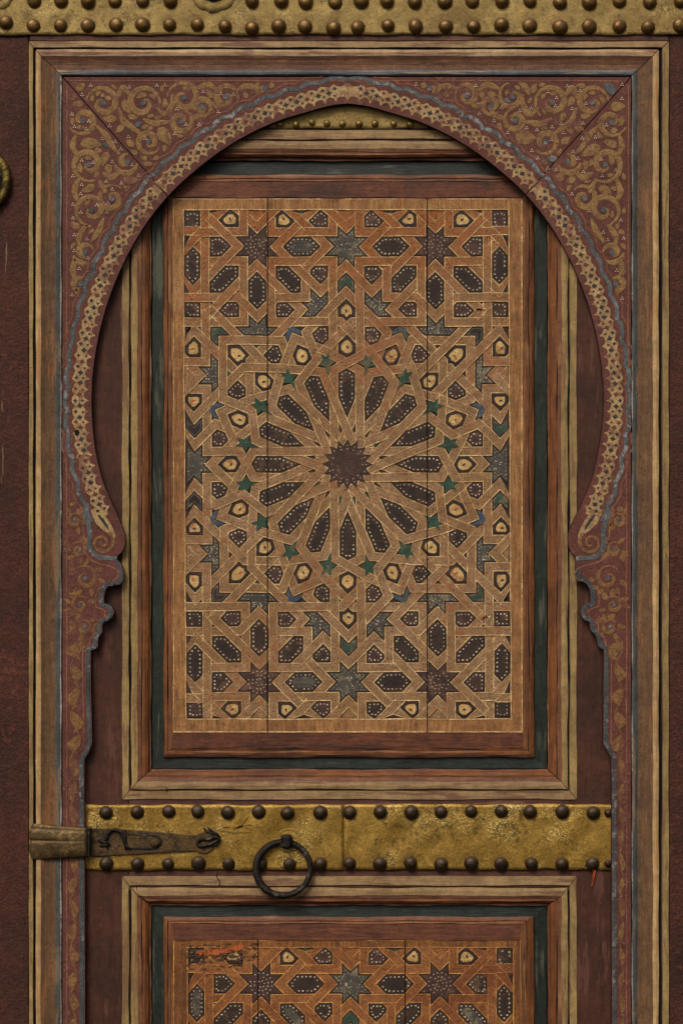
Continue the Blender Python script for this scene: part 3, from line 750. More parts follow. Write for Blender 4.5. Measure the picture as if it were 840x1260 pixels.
# ------------------------------------------------------------------ star pattern: centre lines of the straps
def rot(p, a): return (p[0]*math.cos(a)-p[1]*math.sin(a), p[0]*math.sin(a)+p[1]*math.cos(a))
tipr = lambda an: (168*math.cos(an), 168*math.sin(an))
chains = []
for kq in range(16):
    a = kq*PI/8
    ch = [tipr(PI+PI/8), (-140, -27.9), (-124.6, 0), (-115.7, 16), (115.7, 16), (124.6, 0), (140, -27.9), tipr(-PI/8)]
    ends = [round((8+1+kq) % 16), round((-1+kq) % 16)]        # axis number of each tip
    cross_ax = (2, 4, 6, 10, 12, 14)
    if ends[1] in cross_ax: ch = ch[:-1]
    if ends[0] in cross_ax: ch = ch[1:]
    chains.append([rot(p, a) for p in ch])
Q = [[(-27.85, 140.06), (0, 168), (7.5, 175.5), (92.5, 175.5), (92.5, 250), (16.5, 250), (16.5, 132)],
     [(118.73, 79.34), (118.8, 127), (55.3, 190.5), (110, 245.2), (166, 189.2), (83.1, 105.7)],
     [(166, 188.6), (174, 196.6)], [(166, 188.6), (174, 180.6)],
     [(79.34, 118.73), (127, 118.8), (189, 56.8), (204.5, 72.3)],
     [(105.7, 83.1), (188.5, 165.9), (204.5, 149.9)],
     [(0, 212), (49.9, 162.1), (36.3, 129.4)],
     [(204.5, 40), (188.5, 24), (162.1, 49.9), (129.4, 36.3)],
     [(65.9, 117.2), (80.5, 152.5), (152.5, 152.5), (152.5, 80.5), (117.2, 65.9)],
     [(132, 16), (172.7, 16), (172.7, 92.7), (204.5, 92.7)],
     [(174, 250), (126.5, 250), (126.5, 175.2), (204.5, 175.2)],
     [(204.5, 126.5), (174, 126.5), (174, 317.5)],
     [(204.5, 228), (189, 212.5), (133.5, 268), (174, 308.5)],
     [(204.5, 261), (189, 276.5), (179.5, 286), (126.5, 286), (126.5, 317.5)],
     [(174, 261.5), (189, 276.5)], [(178, 287.5), (204.5, 287.5)],
     [(149, 317.5), (174, 292.5)],
     [(0, 244.5), (31.5, 213), (86.5, 268), (37, 317.5)],
     [(73, 317.5), (23.5, 268), (50, 241.5), (50, 205.5), (86.5, 205.5), (110, 182), (133.5, 205.5), (204.5, 205.5)],
     [(16.5, 317.5), (16.5, 286), (92.5, 286), (92.5, 317.5)],
     [(0, 291.5), (26, 317.5)],
     [(84, 317.5), (110, 291.5), (136, 317.5)],
     [(204.5, 133.5), (181, 110), (204.5, 86.5)]]
for ch in Q:
    for sy in (1, -1):
        if ch[0][0] == 0:
            chains.append([(-x, sy*y) for x, y in ch[::-1]]+[(x, sy*y) for x, y in ch[1:]])
        else:
            for sx in (1, -1): chains.append([(sx*x, sy*y) for x, y in ch])
BX, BY = 204.5, 317.5
def near(p, q, e_=2.2): return math.dist(p, q) < e_
joined = True
while joined:              # chains that meet end to end run on as one strap
    joined = False
    for i in range(len(chains)):
        for j in range(i+1, len(chains)):
            A, B = chains[i], chains[j]
            for a_, b_ in ((A, B), (A, B[::-1]), (A[::-1], B), (A[::-1], B[::-1])):
                if near(a_[-1], b_[0]) and not near(A[0], A[-1]) and not near(B[0], B[-1]):
                    if sum(near(a_[-1], z) for c_ in chains for z in (c_[0], c_[-1])) == 2:
                        mrg = a_+b_[1:]
                        # drop a vertex that does not bend
                        chains[i] = mrg; chains.pop(j); joined = True; break
            if joined: break
        if joined: break
border_rect = [(-BX, -BY), (BX, -BY), (BX, BY), (-BX, BY), (-BX, -BY)]
# crossings
segs = []
for ci, ch in enumerate(chains+[border_rect]):
    for i in range(len(ch)-1): segs.append((ci, i, ch[i], ch[i+1]))
def cross(p, q, r, s):
    d1 = (q[0]-p[0], q[1]-p[1]); d2 = (s[0]-r[0], s[1]-r[1]); den = d1[0]*d2[1]-d1[1]*d2[0]
    l1, l2 = math.hypot(*d1), math.hypot(*d2)
    if abs(den) < 1e-6*l1*l2: return None
    t = ((r[0]-p[0])*d2[1]-(r[1]-p[1])*d2[0])/den; u = ((r[0]-p[0])*d1[1]-(r[1]-p[1])*d1[0])/den
    e1, e2 = 1.2/l1, 1.2/l2
    if -e1 <= t <= 1+e1 and -e2 <= u <= 1+e2: return min(1, max(0, t)), min(1, max(0, u))
    return None
splits = [[] for _ in segs]; hits = []
for i in range(len(segs)):
    ci, si, p, q = segs[i]
    for j in range(i+1, len(segs)):
        cj, sj, r, s = segs[j]
        if max(p[0], q[0])+2 < min(r[0], s[0]) or max(r[0], s[0])+2 < min(p[0], q[0]) or max(p[1], q[1])+2 < min(r[1], s[1]) or max(r[1], s[1])+2 < min(p[1], q[1]): continue
        h = cross(p, q, r, s)
        if h:
            splits[i].append(h[0]); splits[j].append(h[1])
            if ci != cj or abs(si-sj) > 1: hits.append((ci, si+h[0], cj, sj+h[1]))
# planar graph
verts = []; cell = {}
def vid(p):
    kx, ky = int(p[0]//2), int(p[1]//2)
    for a in (-1, 0, 1):
        for b in (-1, 0, 1):
            for v in cell.get((kx+a, ky+b), ()):
                if (verts[v][0]-p[0])**2+(verts[v][1]-p[1])**2 < 1.7: return v
    verts.append(p); cell.setdefault((kx, ky), []).append(len(verts)-1); return len(verts)-1
adj = {}
for (ci, si, p, q), sp in zip(segs, splits):
    ts = sorted(set([0.0, 1.0]+sp)); ids = []
    for t in ts:
        v = vid((p[0]+(q[0]-p[0])*t, p[1]+(q[1]-p[1])*t))
        if not ids or ids[-1] != v: ids.append(v)
    for a, b in zip(ids, ids[1:]): adj.setdefault(a, set()).add(b); adj.setdefault(b, set()).add(a)
chg = True
while chg:
    chg = False
    for v in list(adj):
        if len(adj[v]) <= 1:
            for u_ in adj[v]: adj[u_].discard(v)
            del adj[v]; chg = True
order = {v: sorted(ns, key=lambda u_: math.atan2(verts[u_][1]-verts[v][1], verts[u_][0]-verts[v][0])) for v, ns in adj.items()}
seen = set(); faces_ = []
for v in order:
    for u_ in order[v]:
        if (v, u_) in seen: continue
        loop = []; a, b = v, u_
        while (a, b) not in seen:
            seen.add((a, b)); loop.append(a)
            o_ = order[b]; a, b = b, o_[(o_.index(a)-1) % len(o_)]
        pl = [verts[x] for x in loop]
        if area2(pl) > 4: faces_.append(pl)
def clean(pl):
    pl = list(pl); ch_ = True
    while ch_ and len(pl) > 3:
        ch_ = False
        for i in range(len(pl)):
            a, b, c = pl[i-1], pl[i], pl[(i+1) % len(pl)]
            d1 = (b[0]-a[0], b[1]-a[1]); d2 = (c[0]-b[0], c[1]-b[1]); l1, l2 = math.hypot(*d1), math.hypot(*d2)
            if l1 < .9 or abs(d1[0]*d2[1]-d1[1]*d2[0]) < .05*l1*l2 and d1[0]*d2[0]+d1[1]*d2[1] > 0: pl.pop(i); ch_ = True; break
    return pl
faces_ = [clean(f) for f in faces_]
# over / under
ded = []
for h in hits:
    if h[0] == len(chains) or h[2] == len(chains): continue
    if any(h[0] == g_[0] and h[2] == g_[2] and abs(h[1]-g_[1]) < .06 and abs(h[3]-g_[3]) < .06 for g_ in ded): continue
    ded.append(h)
hits = ded
bych = {}; over = {}; tends = {}
def at_end(c_, t): return min(t, len(chains[c_])-1-t) < .04
def closed(c_): return near(chains[c_][0], chains[c_][-1])
keep = []
for h in hits:
    ea, eb = at_end(h[0], h[1]) and not closed(h[0]), at_end(h[2], h[3]) and not closed(h[2])
    if ea and not eb: tends.setdefault(h[0], []).append(h[1])
    elif eb and not ea: tends.setdefault(h[2], []).append(h[3])
    elif not ea: keep.append(h)
hits = keep
for h in hits:
    bych.setdefault(h[0], []).append((h[1], h)); bych.setdefault(h[2], []).append((h[3], h))
for c_ in bych: bych[c_].sort(key=lambda z: z[0])
stack = []
for c0 in sorted(bych):
    stack = [c0]
    while stack:
        c_ = stack.pop(); lst = bych[c_]
        known = [(i, over[h] == c_) for i, (t, h) in enumerate(lst) if h in over]
        if known and len(known) == len(lst): continue
        i0, st = known[0] if known else (0, True)
        for i, (t, h) in enumerate(lst):
            if h in over: continue
            up = st if (i-i0) % 2 == 0 else not st
            oth = h[2] if h[0] == c_ else h[0]
            over[h] = c_ if up else oth
            stack.append(oth)
HW = 5.7
def strap_bm(ci, mapf, k, d):
    ch = chains[ci]
    # stations: (point, t index, height)
    ts = {0.0, float(len(ch)-1)}
    for i in range(len(ch)): ts.add(float(i))
    kn = []
    for t, h in bych.get(ci, ()):
        if h[0] == h[2]: up = abs(t-h[1]) < 1e-9
        else: up = over[h] == ci
        kn.append((t, 1.0 if up else 0.0))
    for t in tends.get(ci, ()): kn.append((t, -.3))
    def end_ext(p):
        if abs(abs(p[0])-BX) < 1 or abs(abs(p[1])-BY) < 1: return 0.0
        if closed(ci): return 3.5
        return -1.0
    def pt(t):
        i = min(int(t), len(ch)-2); f = t-i
        return (ch[i][0]+(ch[i+1][0]-ch[i][0])*f, ch[i][1]+(ch[i+1][1]-ch[i][1])*f)
    def seglen(t):
        i = min(int(t), len(ch)-2); return math.dist(ch[i], ch[i+1])
    for t, up in kn:
        for o in (-7, 7):
            tt = t+o/seglen(t)
            if 0 < tt < len(ch)-1 and abs(tt-round(tt)) > .02 and int(tt) == int(t): ts.add(tt)
        if 0 < t < len(ch)-1: ts.add(t)
    ts = sorted(ts)
    cln = [ts[0]]
    for t in ts[1:]:
        if math.dist(pt(t), pt(cln[-1])) > 1.0 or t == int(t): cln.append(t)
    ts = cln
    def hgt(t):
        if not kn: return .5
        best = min(kn, key=lambda z: abs(z[0]-t)*seglen(min(t, z[0])))
        dd = abs(best[0]-t)*seglen(min(t, best[0]))
        return best[1] if dd < 7.5 else .5+(best[1]-.5)*max(0, 1-(dd-7.5)/8)
    bm = bmesh.new(); rows = []
    for idx, t in enumerate(ts):
        x, y = pt(t)
        i = int(round(t)); iscorner = abs(t-i) < 1e-6 and 0 < i < len(ch)-1
        def dirn(j): l = math.dist(ch[j], ch[j+1]); return ((ch[j+1][0]-ch[j][0])/l, (ch[j+1][1]-ch[j][1])/l)
        if iscorner:
            a, b = dirn(i-1), dirn(i); nx, ny = -(a[1]+b[1]), a[0]+b[0]; l = math.hypot(nx, ny)
            nx, ny = nx/l, ny/l; m = 1/max(.35, nx*-a[1]+ny*a[0])
        else:
            a = dirn(min(int(t), len(ch)-2)); nx, ny, m = -a[1], a[0], 1
            if t == 0: q_ = end_ext(ch[0]); x, y = x-a[0]*q_, y-a[1]*q_
            elif t == len(ch)-1: q_ = end_ext(ch[-1]); x, y = x+a[0]*q_, y+a[1]*q_
        h = d+.95+.7*hgt(t)
        row = []
        for o, hh in ((-HW, d-.3), (-HW+.05, h+.05), (-HW+.3, h+.25), (-HW+.85, h+.18), (-HW+1.2, h-.15), (HW-1.2, h-.15), (HW-.85, h+.18), (HW-.3, h+.25), (HW-.05, h+.05), (HW, d-.3)):
            X_, Y_ = x+nx*m*o, y+ny*m*o
            px, py = mapf(max(-BX+5, min(BX-5, X_)), max(-BY+5, min(BY-5, Y_)))
            row.append(bm.verts.new(P(px, py, hh, k)))
        rows.append(row)
    for i in range(len(rows)-1):
        for j in range(9): face(bm, (rows[i][j], rows[i][j+1], rows[i+1][j+1], rows[i+1][j]), 1 if j in (1, 2, 3, 5, 6, 7) else 0)
    return bm
def bis(bm, xw, keep_low=None):
    pass
def cut_seams(bm, seams, k, gapw=.7):
    """remove a thin slot where two planks meet"""
    for s in seams:
        xa, xb = P(s-gapw, 0, 0, k).x, P(s+gapw, 0, 0, k).x
        xsv = [v.co.x for v in bm.verts]
        if not xsv or min(xsv) > xb or max(xsv) < xa: continue
        for xx in (xa, xb):
            bmesh.ops.bisect_plane(bm, geom=bm.verts[:]+bm.edges[:]+bm.faces[:], plane_co=(xx, 0, 0), plane_no=(1, 0, 0))
        kill = [f for f in bm.faces if xa < f.calc_center_median().x < xb]
        if kill: bmesh.ops.delete(bm, geom=kill, context='FACES')
TYPES = [(110, 268, 'S'), (0, 268, 'G'), (188, 0, 'G'), (0, 0, 'S'), (157, 268, 'P'), (34, 234, 'P'), (80, 190, 'P'), (146, 190, 'P'), (32, 159, 'P'), (91, 135, 'P'), (135, 91, 'P'), (159, 32, 'P'),
         (55, 268, 'H'), (73, 229, 'H'), (149, 229, 'H'), (110, 212, 'H'), (189, 245, 'H'), (189, 301, 'P'), (189, 190, 'P'), (33, 302, 'P'), (146, 302, 'C'), (78, 302, 'C'),
         (0, 190, 'C'), (0, 147, 'C'), (56, 135, 'C'), (103, 103, 'C'), (135, 56, 'C'), (146, 0, 'C'), (134, 134, 'C'), (189, 144, 'C'), (189, 79, 'C'),
         (0, 226, 'A'), (160, 160, 'A'), (189, 42, 'A'), (110, 308, 'K'), (0, 308, 'K'), (197, 110, 'K'), (37, 197, 'G'), (110, 166, 'G'), (168, 110, 'G'), (67, 163, 'B'), (163, 67, 'B')]
for kq in range(16):
    TYPES.append(rot((130, 0), (kq+.5)*PI/8)+('N',)); TYPES.append(rot((92, 0), kq*PI/8)+('H',))
TOPM = {'S': 'inlay_brown', 'P': 'inlay_brown', 'H': 'inlay_dark', 'G': 'inlay_grey', 'C': 'inlay_border', 'N': 'inlay_green', 'A': 'inlay_grey', 'K': 'strap_brown', 'B': 'inlay_blue', 'D': 'panel_ground'}
def dots_on(bm, ring, step, r, mapf, d, k, mi, rnd):
    n = len(ring); per = [math.dist(ring[i], ring[(i+1) % n]) for i in range(n)]
    tot = sum(per); m = max(3, int(round(tot/step)))
    for q in range(m):
        s = (q+.5)*tot/m; i = 0
        while s > per[i]: s -= per[i]; i += 1
        a, b = ring[i], ring[(i+1) % n]; f = s/per[i]
        cx, cy = a[0]+(b[0]-a[0])*f+rnd.uniform(-.25, .25), a[1]+(b[1]-a[1])*f+rnd.uniform(-.25, .25)
        if rnd.random() < .06: continue
        dot(bm, cx, cy, r*rnd.uniform(.75, 1.2), mapf, d, k, mi)
def dot(bm, cx, cy, r, mapf, d, k, mi):
    ring = [bm.verts.new(P(*mapf(cx+r*math.cos(z*PI/3), cy+r*math.sin(z*PI/3)), d, k)) for z in range(6)]
    tip = bm.verts.new(P(*mapf(cx, cy), d+.5, k))
    for z in range(6): face(bm, (ring[z], ring[(z+1) % 6], tip), mi)
def inlay_bm(f, mapf, k, d, rnd, typ):
    a = inset(f, HW-.2)
    if not a or area2(a) < 3: return None
    bm = bmesh.new(); big = area2(a) > 60
    b = inset(f, HW+(1.7 if big else .5))
    px = lambda pl, dd: [bm.verts.new(P(*mapf(*p), dd, k)) for p in pl]
    if not b or len(b) != len(a) or area2(b) < 2:
        face(bm, px(a, d+.35), 1); return bm
    A, B = px(a, d+.1), px(b, d+(.75 if big else .3)); n = len(a)
    for i in range(n): face(bm, (A[i], A[(i+1) % n], B[(i+1) % n], B[i]), 1)
    face(bm, B, 0)
    if not big: return bm
    hd = d+.8
    if typ in 'PHG':
        c_ = inset(f, HW+(3.6 if typ != 'G' else 3.2))
        if c_ and area2(c_) > 6: dots_on(bm, c_, 5.2 if typ == 'H' else 4.6, .95 if typ != 'G' else .55, mapf, hd, k, 2, rnd)
        if typ == 'H':
            e_ = inset(f, HW+5.6)
            if e_ and area2(e_) > 4: face(bm, px(e_, hd+.1), 3)
        cx = sum(p[0] for p in b)/n; cy = sum(p[1] for p in b)/n
        if typ == 'P' and rnd.random() < .5: dot(bm, cx, cy, 1.3, mapf, hd, k, 1)
        if typ == 'G':
            for z in range(7):
                an = rnd.uniform(0, 6.3); rr = rnd.uniform(1, 6); l = rnd.uniform(1.5, 3)
                q = [(cx+rr*math.cos(an), cy+rr*math.sin(an)), (cx+(rr+l)*math.cos(an-.2), cy+(rr+l)*math.sin(an-.2)), (cx+(rr+l)*math.cos(an), cy+(rr+l)*math.sin(an))]
                face(bm, px(q, hd+.1), 2)
    if typ == 'S':
        cx = sum(p[0] for p in f)/len(f); cy = sum(p[1] for p in f)/len(f)
        for rr, m in ((4, 6), (8.5, 12), (13.5, 16)):
            for z in range(m):
                an = z*2*PI/m+.2
                if rnd.random() < .85: dot(bm, cx+rr*math.cos(an), cy+rr*math.sin(an), .75, mapf, hd, k, 2)
    if typ in 'NA':
        c_ = inset(f, HW+3.2)
        if c_ and area2(c_) > 3: face(bm, px(c_, hd+.1), 3)
    if typ == 'C':
        c_ = inset(f, HW+3.9)
        if c_ and area2(c_) > 6:
            c2 = []
            for i in range(len(c_)):
                p, q = c_[i], c_[(i+1) % len(c_)]
                for t in (.2, .8): c2.append((p[0]+(q[0]-p[0])*t+rnd.uniform(-.5, .5), p[1]+(q[1]-p[1])*t+rnd.uniform(-.5, .5)))
            face(bm, px(c2, hd+.25), 3)
            cx = sum(p[0] for p in c_)/len(c_)+rnd.uniform(-.8, .8); cy = sum(p[1] for p in c_)/len(c_)+rnd.uniform(-.8, .8)
            an = rnd.uniform(0, 6.3)
            q = [(cx+2.0*math.cos(z*PI/4)*(1.4 if z % 4 == 0 else .8), cy+1.5*math.sin(z*PI/4)) for z in range(8)]
            q = [(cx+rot((x-cx, y-cy), an)[0], cy+rot((x-cx, y-cy), an)[1]) for x, y in q]
            face(bm, px(q, hd+.4), 4)
    return bm
def carve(mapf, parent_d, seams, rect, ymax, seedv, SB='strap_brown', SL='strap_line', MG='panel_margin'):
    """planks, margin, straps and inlays of one panel; rect = outer px limits of the carved field"""
    x0, y0, x1, y1 = rect; d = D0-4.6; k = KI; rnd = random.Random(seedv)
    bm = bmesh.new(); box(bm, x0-8, y0-8, x1+8, min(y1+8, ymax), d-20, d-9, k, 0); fixn(bm); link('backing', bm, ['groove'], wk)
    xs_ = [x0-3]+seams+[x1+3]; planks = []
    for a, b in zip(xs_, xs_[1:]):
        bm = bmesh.new(); box(bm, a+.5, y0-2, b-.5, min(y1+2, ymax), d-12, d, k, 0); fixn(bm)
        planks.append(link('plank', bm, ['panel_ground'], wk))
    def plank_of(px): return planks[sum(px > s for s in seams)]
    # flat margin with its cream outline
    MX, MY = 199.6, 312.6
    def edge(side):
        bm = bmesh.new()
        pts_i = {'t': [(-MX, MY), (MX, MY)], 'b': [(-MX, -MY), (MX, -MY)], 'l': [(-MX, -MY), (-MX, MY)], 'r': [(MX, -MY), (MX, MY)]}[side]
        n = 40; rows = []
        for q in range(n+1):
            t = q/n; X_ = pts_i[0][0]+(pts_i[1][0]-pts_i[0][0])*t; Y_ = pts_i[0][1]+(pts_i[1][1]-pts_i[0][1])*t
            ix, iy = mapf(X_, Y_)
            if side == 't': ox, oy = (x0+(x1-x0)*t, y0)
            elif side == 'b': ox, oy = (x0+(x1-x0)*t, y1)
            elif side == 'l': ox, oy = (x0, y1+(y0-y1)*t)
            else: ox, oy = (x1, y1+(y0-y1)*t)
            row = []
            for f_, hh in ((0, d-.2), (.01, d+1.4), (.03, d+1.65), (.09, d+1.55), (.13, d+1.3), (.86, d+1.3), (.9, d+1.5), (.97, d+1.5), (1, d+.9)):
                row.append(bm.verts.new(P(ix+(ox-ix)*f_, iy+(oy-iy)*f_, hh, k)))
            rows.append(row)
        for i in range(n):
            for j in range(8): face(bm, (rows[i][j], rows[i][j+1], rows[i+1][j+1], rows[i+1][j]), 1 if j in (1, 2, 6) else 0)
        fixn(bm)
        for f_ in bm.faces:
            if f_.normal.y > 0: f_.normal_flip()
        return bm
    zlim = P(0, ymax, 0, k).z
    def finish(bm, name, mats, lab=None):
        cut_seams(bm, seams, k)
        if any(v.co.z < zlim for v in bm.verts):
            bmesh.ops.bisect_plane(bm, geom=bm.verts[:]+bm.edges[:]+bm.faces[:], plane_co=(0, 0, zlim), plane_no=(0, 0, -1), clear_outer=True)
        if not bm.faces: bm.free(); return None
        cx = sum(v.co.x for v in bm.verts)/len(bm.verts)/(U*k)+420
        return link(name, bm, mats, plank_of(cx))
    for s in 'tblr': finish(edge(s), 'margin', [MG, SL])
    for ci in range(len(chains)):
        if all(mapf(*p)[1] > ymax+8 for p in chains[ci]): continue
        bm = strap_bm(ci, mapf, k, d); finish(bm, 'strap', [SB, SL])
    def overlay(pts, top, rim, dots):
        if all(mapf(*p)[1] > ymax+4 for p in pts): return
        bm = bmesh.new(); rr = inset(pts, -1.3)
        cx = sum(p[0] for p in pts)/len(pts); cy = sum(p[1] for p in pts)/len(pts)
        face(bm, [bm.verts.new(P(*mapf(*p), d+2.0, k)) for p in rr], 1)
        face(bm, [bm.verts.new(P(*mapf(*p), d+2.2, k)) for p in pts], 0)
        for r_, m in dots:
            for z in range(m):
                if rnd.random() < .85: dot(bm, cx+r_*math.cos(z*2*PI/m), cy+r_*math.sin(z*2*PI/m), .7, mapf, d+2.25, k, 2)
        for f_ in bm.faces:
            f_.normal_update()
            if f_.normal.y > 0: f_.normal_flip()
        finish(bm, 'inlay', [top, rim, 'dot_white'])
    stp = []
    for q in range(16): stp += [rot((28.4, 0), q*PI/8), rot((20.4, 0), (q+.5)*PI/8)]
    overlay(stp, 'inlay_brown', 'inlay_border', ((19, 16), (23, 16)))
    base = [(110.4, 0), (123.2, 3.1), (126.6, 9.6), (130.6, 4.4), (139.6, 5.2), (134.9, 0), (139.6, -5.2), (130.6, -4.4), (126.6, -9.6), (123.2, -3.1)]
    for q in range(16):
        if q % 8 in (1, 3, 5, 7): overlay([rot(p, q*PI/8) for p in ((177, 0), (168.5, 9.5), (176, 9), (182.5, 3), (182.5, -3), (176, -9), (168.5, -9.5))], 'inlay_blue', 'strap_line', ())
    for q in range(16): overlay([rot((x+rnd.uniform(-.7, .7), y+rnd.uniform(-.7, .7)), (q+.5)*PI/8) for x, y in base], 'inlay_green', 'strap_line', ())
    for f in faces_:
        cx = sum(p[0] for p in f)/len(f); cy = sum(p[1] for p in f)/len(f)
        rc = math.hypot(cx, cy); an_ = (math.degrees(math.atan2(cy, cx))-11.25) % 22.5
        if rc < 27 or (110 < rc < 142 and min(an_, 22.5-an_) < 5 and area2(f) < 900): continue
        if mapf(cx, cy)[1] > ymax+8: continue
        tp = min(TYPES, key=lambda z: (z[0]-abs(cx))**2+(z[1]-abs(cy))**2 if not z[0] < 0 and not z[1] < 0 else 1e9)
        dd = math.hypot(tp[0]-abs(cx), tp[1]-abs(cy)); typ = tp[2] if dd < 15 else 'D'
        bm = inlay_bm(f, mapf, k, d, rnd, typ)
        if bm is None: continue
        a = inset(f, HW-.35)
        small = area2(a) < 60
        if small: typ = 'D'
        fixn(bm)
        for f_ in bm.faces:
            if f_.normal.y > 0: f_.normal_flip()
        top = TOPM[typ]
        if dd < 9 and tp[2] == 'K': typ = 'K'; top = SB
        if typ == 'P' and rnd.random() < .3: top = 'inlay_dark'
        if small and rnd.random() < .25: top = 'inlay_green'
        m3 = {'C': 'inlay_cream', 'H': 'inlay_dark', 'N': 'inlay_green', 'A': 'inlay_green' if rnd.random() < .6 else 'inlay_border', 'B': 'inlay_blue'}.get(typ, 'inlay_border')
        if typ == 'H' and rnd.random() < .6: m3 = 'inlay_grey' if rnd.random() < .12 and rc > 140 else 'inlay_border'
        finish(bm, 'inlay', [top, SB if typ == 'K' else 'inlay_border', 'dot_white', m3, 'raw_wood' if rnd.random() < .2 else 'inlay_brown'])
    return planks
mapU = lambda X, Y: (427.2+X*.998-Y*.0055+.3*math.sin(Y*.05), 571.3-Y*1.001+.35*math.sin(X*.06))
pl_u = carve(mapU, 0, [329, 525.6], (212.4, 243.4, 643, 902), 3000, 4)
mapL = lambda X, Y: (431.4+X*1.0-Y*.001, 1479.5-Y*1.0+.3*math.sin(X*.05))
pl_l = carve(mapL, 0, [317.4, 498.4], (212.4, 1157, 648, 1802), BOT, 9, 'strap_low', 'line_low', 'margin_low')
# split paint on the lower panel
bm = bmesh.new(); d_ = D0-2.6
rds = random.Random(21)
for i in range(150):
    x = 222+92*rds.random(); y = 1176+rds.gauss(0, 9); l = rds.uniform(1.2, 4.5); w_ = rds.uniform(.5, 1.3)
    if abs(y-1176) > 17 or x > 300 and y > 1182: continue
    flat(bm, [(x-l, y+rds.uniform(-.4, .4)), (x-l*.4, y-w_), (x+l*.5, y-w_*rds.uniform(.5, 1)), (x+l, y), (x+l*.4, y+w_), (x-l*.5, y+w_*.7)], d_+i*.004, KI, 0)
link('scorched_patch', bm, ['scorched'], pl_l[0])
bm = bmesh.new(); rdx = random.Random(4)
for i in range(34):
    t = i/33; x = 242+t*66; cy = 1173-t*t*8-2*t+rdx.uniform(-.8, .8); hgt_ = (6*math.sin(PI*min(1, .12+t*.9))**.8+1.5)*rdx.uniform(.55, 1.3)
    ww = 1.15; dz = rdx.uniform(.15, .7)
    prism(bm, [(x-ww, cy-hgt_*.55), (x+ww, cy-hgt_*.5), (x+ww+.3, cy+hgt_*.5), (x-ww+.2, cy+hgt_*.55)], d_-.3, d_+dz, KI, 0)
fixn(bm); link('splintered_wood', bm, ['raw_wood'], pl_l[0])

# ------------------------------------------------------------------ brass bands of the wicket
tr = [(131, 999.6), (169.5, 999), (208, 998), (243.6, 998), (280.5, 999.6), (318.6, 998.6), (353.6, 1000), (394, 999.5), (430, 999.3), (467.5, 998.6), (505.7, 999.3), (542, 998.6), (579, 998), (616, 998), (651.4, 998.6), (691, 998.6), (729, 1000)]
br = [(131.5, 1062), (169.8, 1062.6), (207, 1062.4), (244.5, 1062), (281.5, 1062.6), (320, 1062), (356.4, 1063), (394, 1062.5), (430, 1062), (467, 1062.4), (504.6, 1061.5), (542, 1063), (579, 1061.5), (616, 1062.7), (653, 1062), (690.5, 1062.6), (728, 1062.4)]
mb = plate('brass_band', wk, 84, 990, 422, 1070, D0-.5, D0+3, KI, 'brass_mid', .6, pins=tr+br)
mb2 = plate('brass_band', wk, 422.8, 989.4, 768, 1069.6, D0-.5, D0+3, KI, 'brass_mid', .6, pins=tr+br)
nm2 = nail_mesh(8.5*U, 7.6*U, 'iron_nail')
for (x, y) in tr+br: nails(mb if x < 422 else mb2, nm2, [(x, y)], D0+2.8, KI, rd)
nm3 = nail_mesh(5*U, 5*U, 'iron_nail')
nails(mb2, nm3, [(747.5, 1000), (747, 1062)], D0+2.8, KI, rd)
# folded crease in the brass and bright rubbed scratches
bm = bmesh.new()
for pts in ([(270, 1019), (280, 1016), (292, 1017), (306, 1014), (311, 1015)], [(272, 1021), (288, 1023), (308, 1023)], [(294, 1017), (300, 1010), (305, 1005)], [(288, 1019), (299, 1016), (309, 1021)]):
    ribbon(bm, catmull(pts, 2), lambda t: 1.2+1.4*math.sin(PI*t), D0+2.9, KI, 0, 1.5)
fixn(bm); link('crease', bm, ['brass_mid'], mb)
sb = plate('brass_band', wk, 330, 104, 526, 158.6, D0-.5, D0+2.6, KI, 'brass_plate', .3)
nm4 = nail_mesh(4.6*U, 4.2*U, 'small_nail')
nails(sb, nm4, [(344, 153.5), (364, 153.6), (384, 151), (402, 152.4), (421, 153), (441.4, 152.8), (460.7, 152.5), (484, 152.8), (504, 153.4)], D0+2.5, KI, rd)
# splits in the paint: thin dark cracks on the mitres and the rails
bm = bmesh.new()
for pts in ([(163, 1093), (172, 1101), (184, 1111)], [(268, 1071), (267, 1079), (271, 1085), (269, 1090)], [(168, 1088), (170, 1096), (178, 1100)], [(205, 968), (206, 974)]):
    ribbon(bm, catmull(pts, 2), .9, D0+3.4, KI, 0, .2)
fixn(bm); link('crack', bm, ['groove'], wk)

# =================================================================== HASP
hs = empty('hasp', P(107, 1058, D0+3, 1), 'dark bronze hasp with broad ribbed tongue lying across the jamb onto the brass band', 'hasp')
def ext(name, poly, d0, d1, mat, k=1.0, ch=.8, parent=None, mats=None):
    bm = bmesh.new(); prism(bm, poly, d0, d1, k, 0, ch=ch); fixn(bm); return link(name, bm, mats or [mat], parent)
# broad tongue, three ribs
bm = bmesh.new()
nx, ny = 18, 40
gr = []
for j in range(ny+1):
    row = []
    for i in range(nx+1):
        s, t = i/nx, j/ny
        yt = 1013+5.2*s; yb = 1057-4*s
        xl = 36.5+4.2*abs(t*2-1)**3+ (1.3 if abs(t-.46) < .04 else 0)
        x = xl+(107.5-xl)*s; y = yt+(yb-yt)*t
        bulge = 3.2*(1-(t*2-1)**4)*(1-(1-s)**6*.8) - (1.4*math.exp(-((t-.46)/.035)**2)*(1-s*.8)) - (.7*math.exp(-((t-.12)/.04)**2))
        row.append(bm.verts.new(P(x, y, 5.4+bulge)))
    gr.append(row)
for j in range(ny):
    for i in range(nx): face(bm, (gr[j][i], gr[j+1][i], gr[j+1][i+1], gr[j][i+1]), 0)
rim = gr[0]+[r[-1] for r in gr[1:]]+gr[-1][::-1][1:]+[r[0] for r in gr[1:-1]][::-1]
bk = [bm.verts.new(Vector((v.co.x, .2*U, v.co.z))) for v in rim]
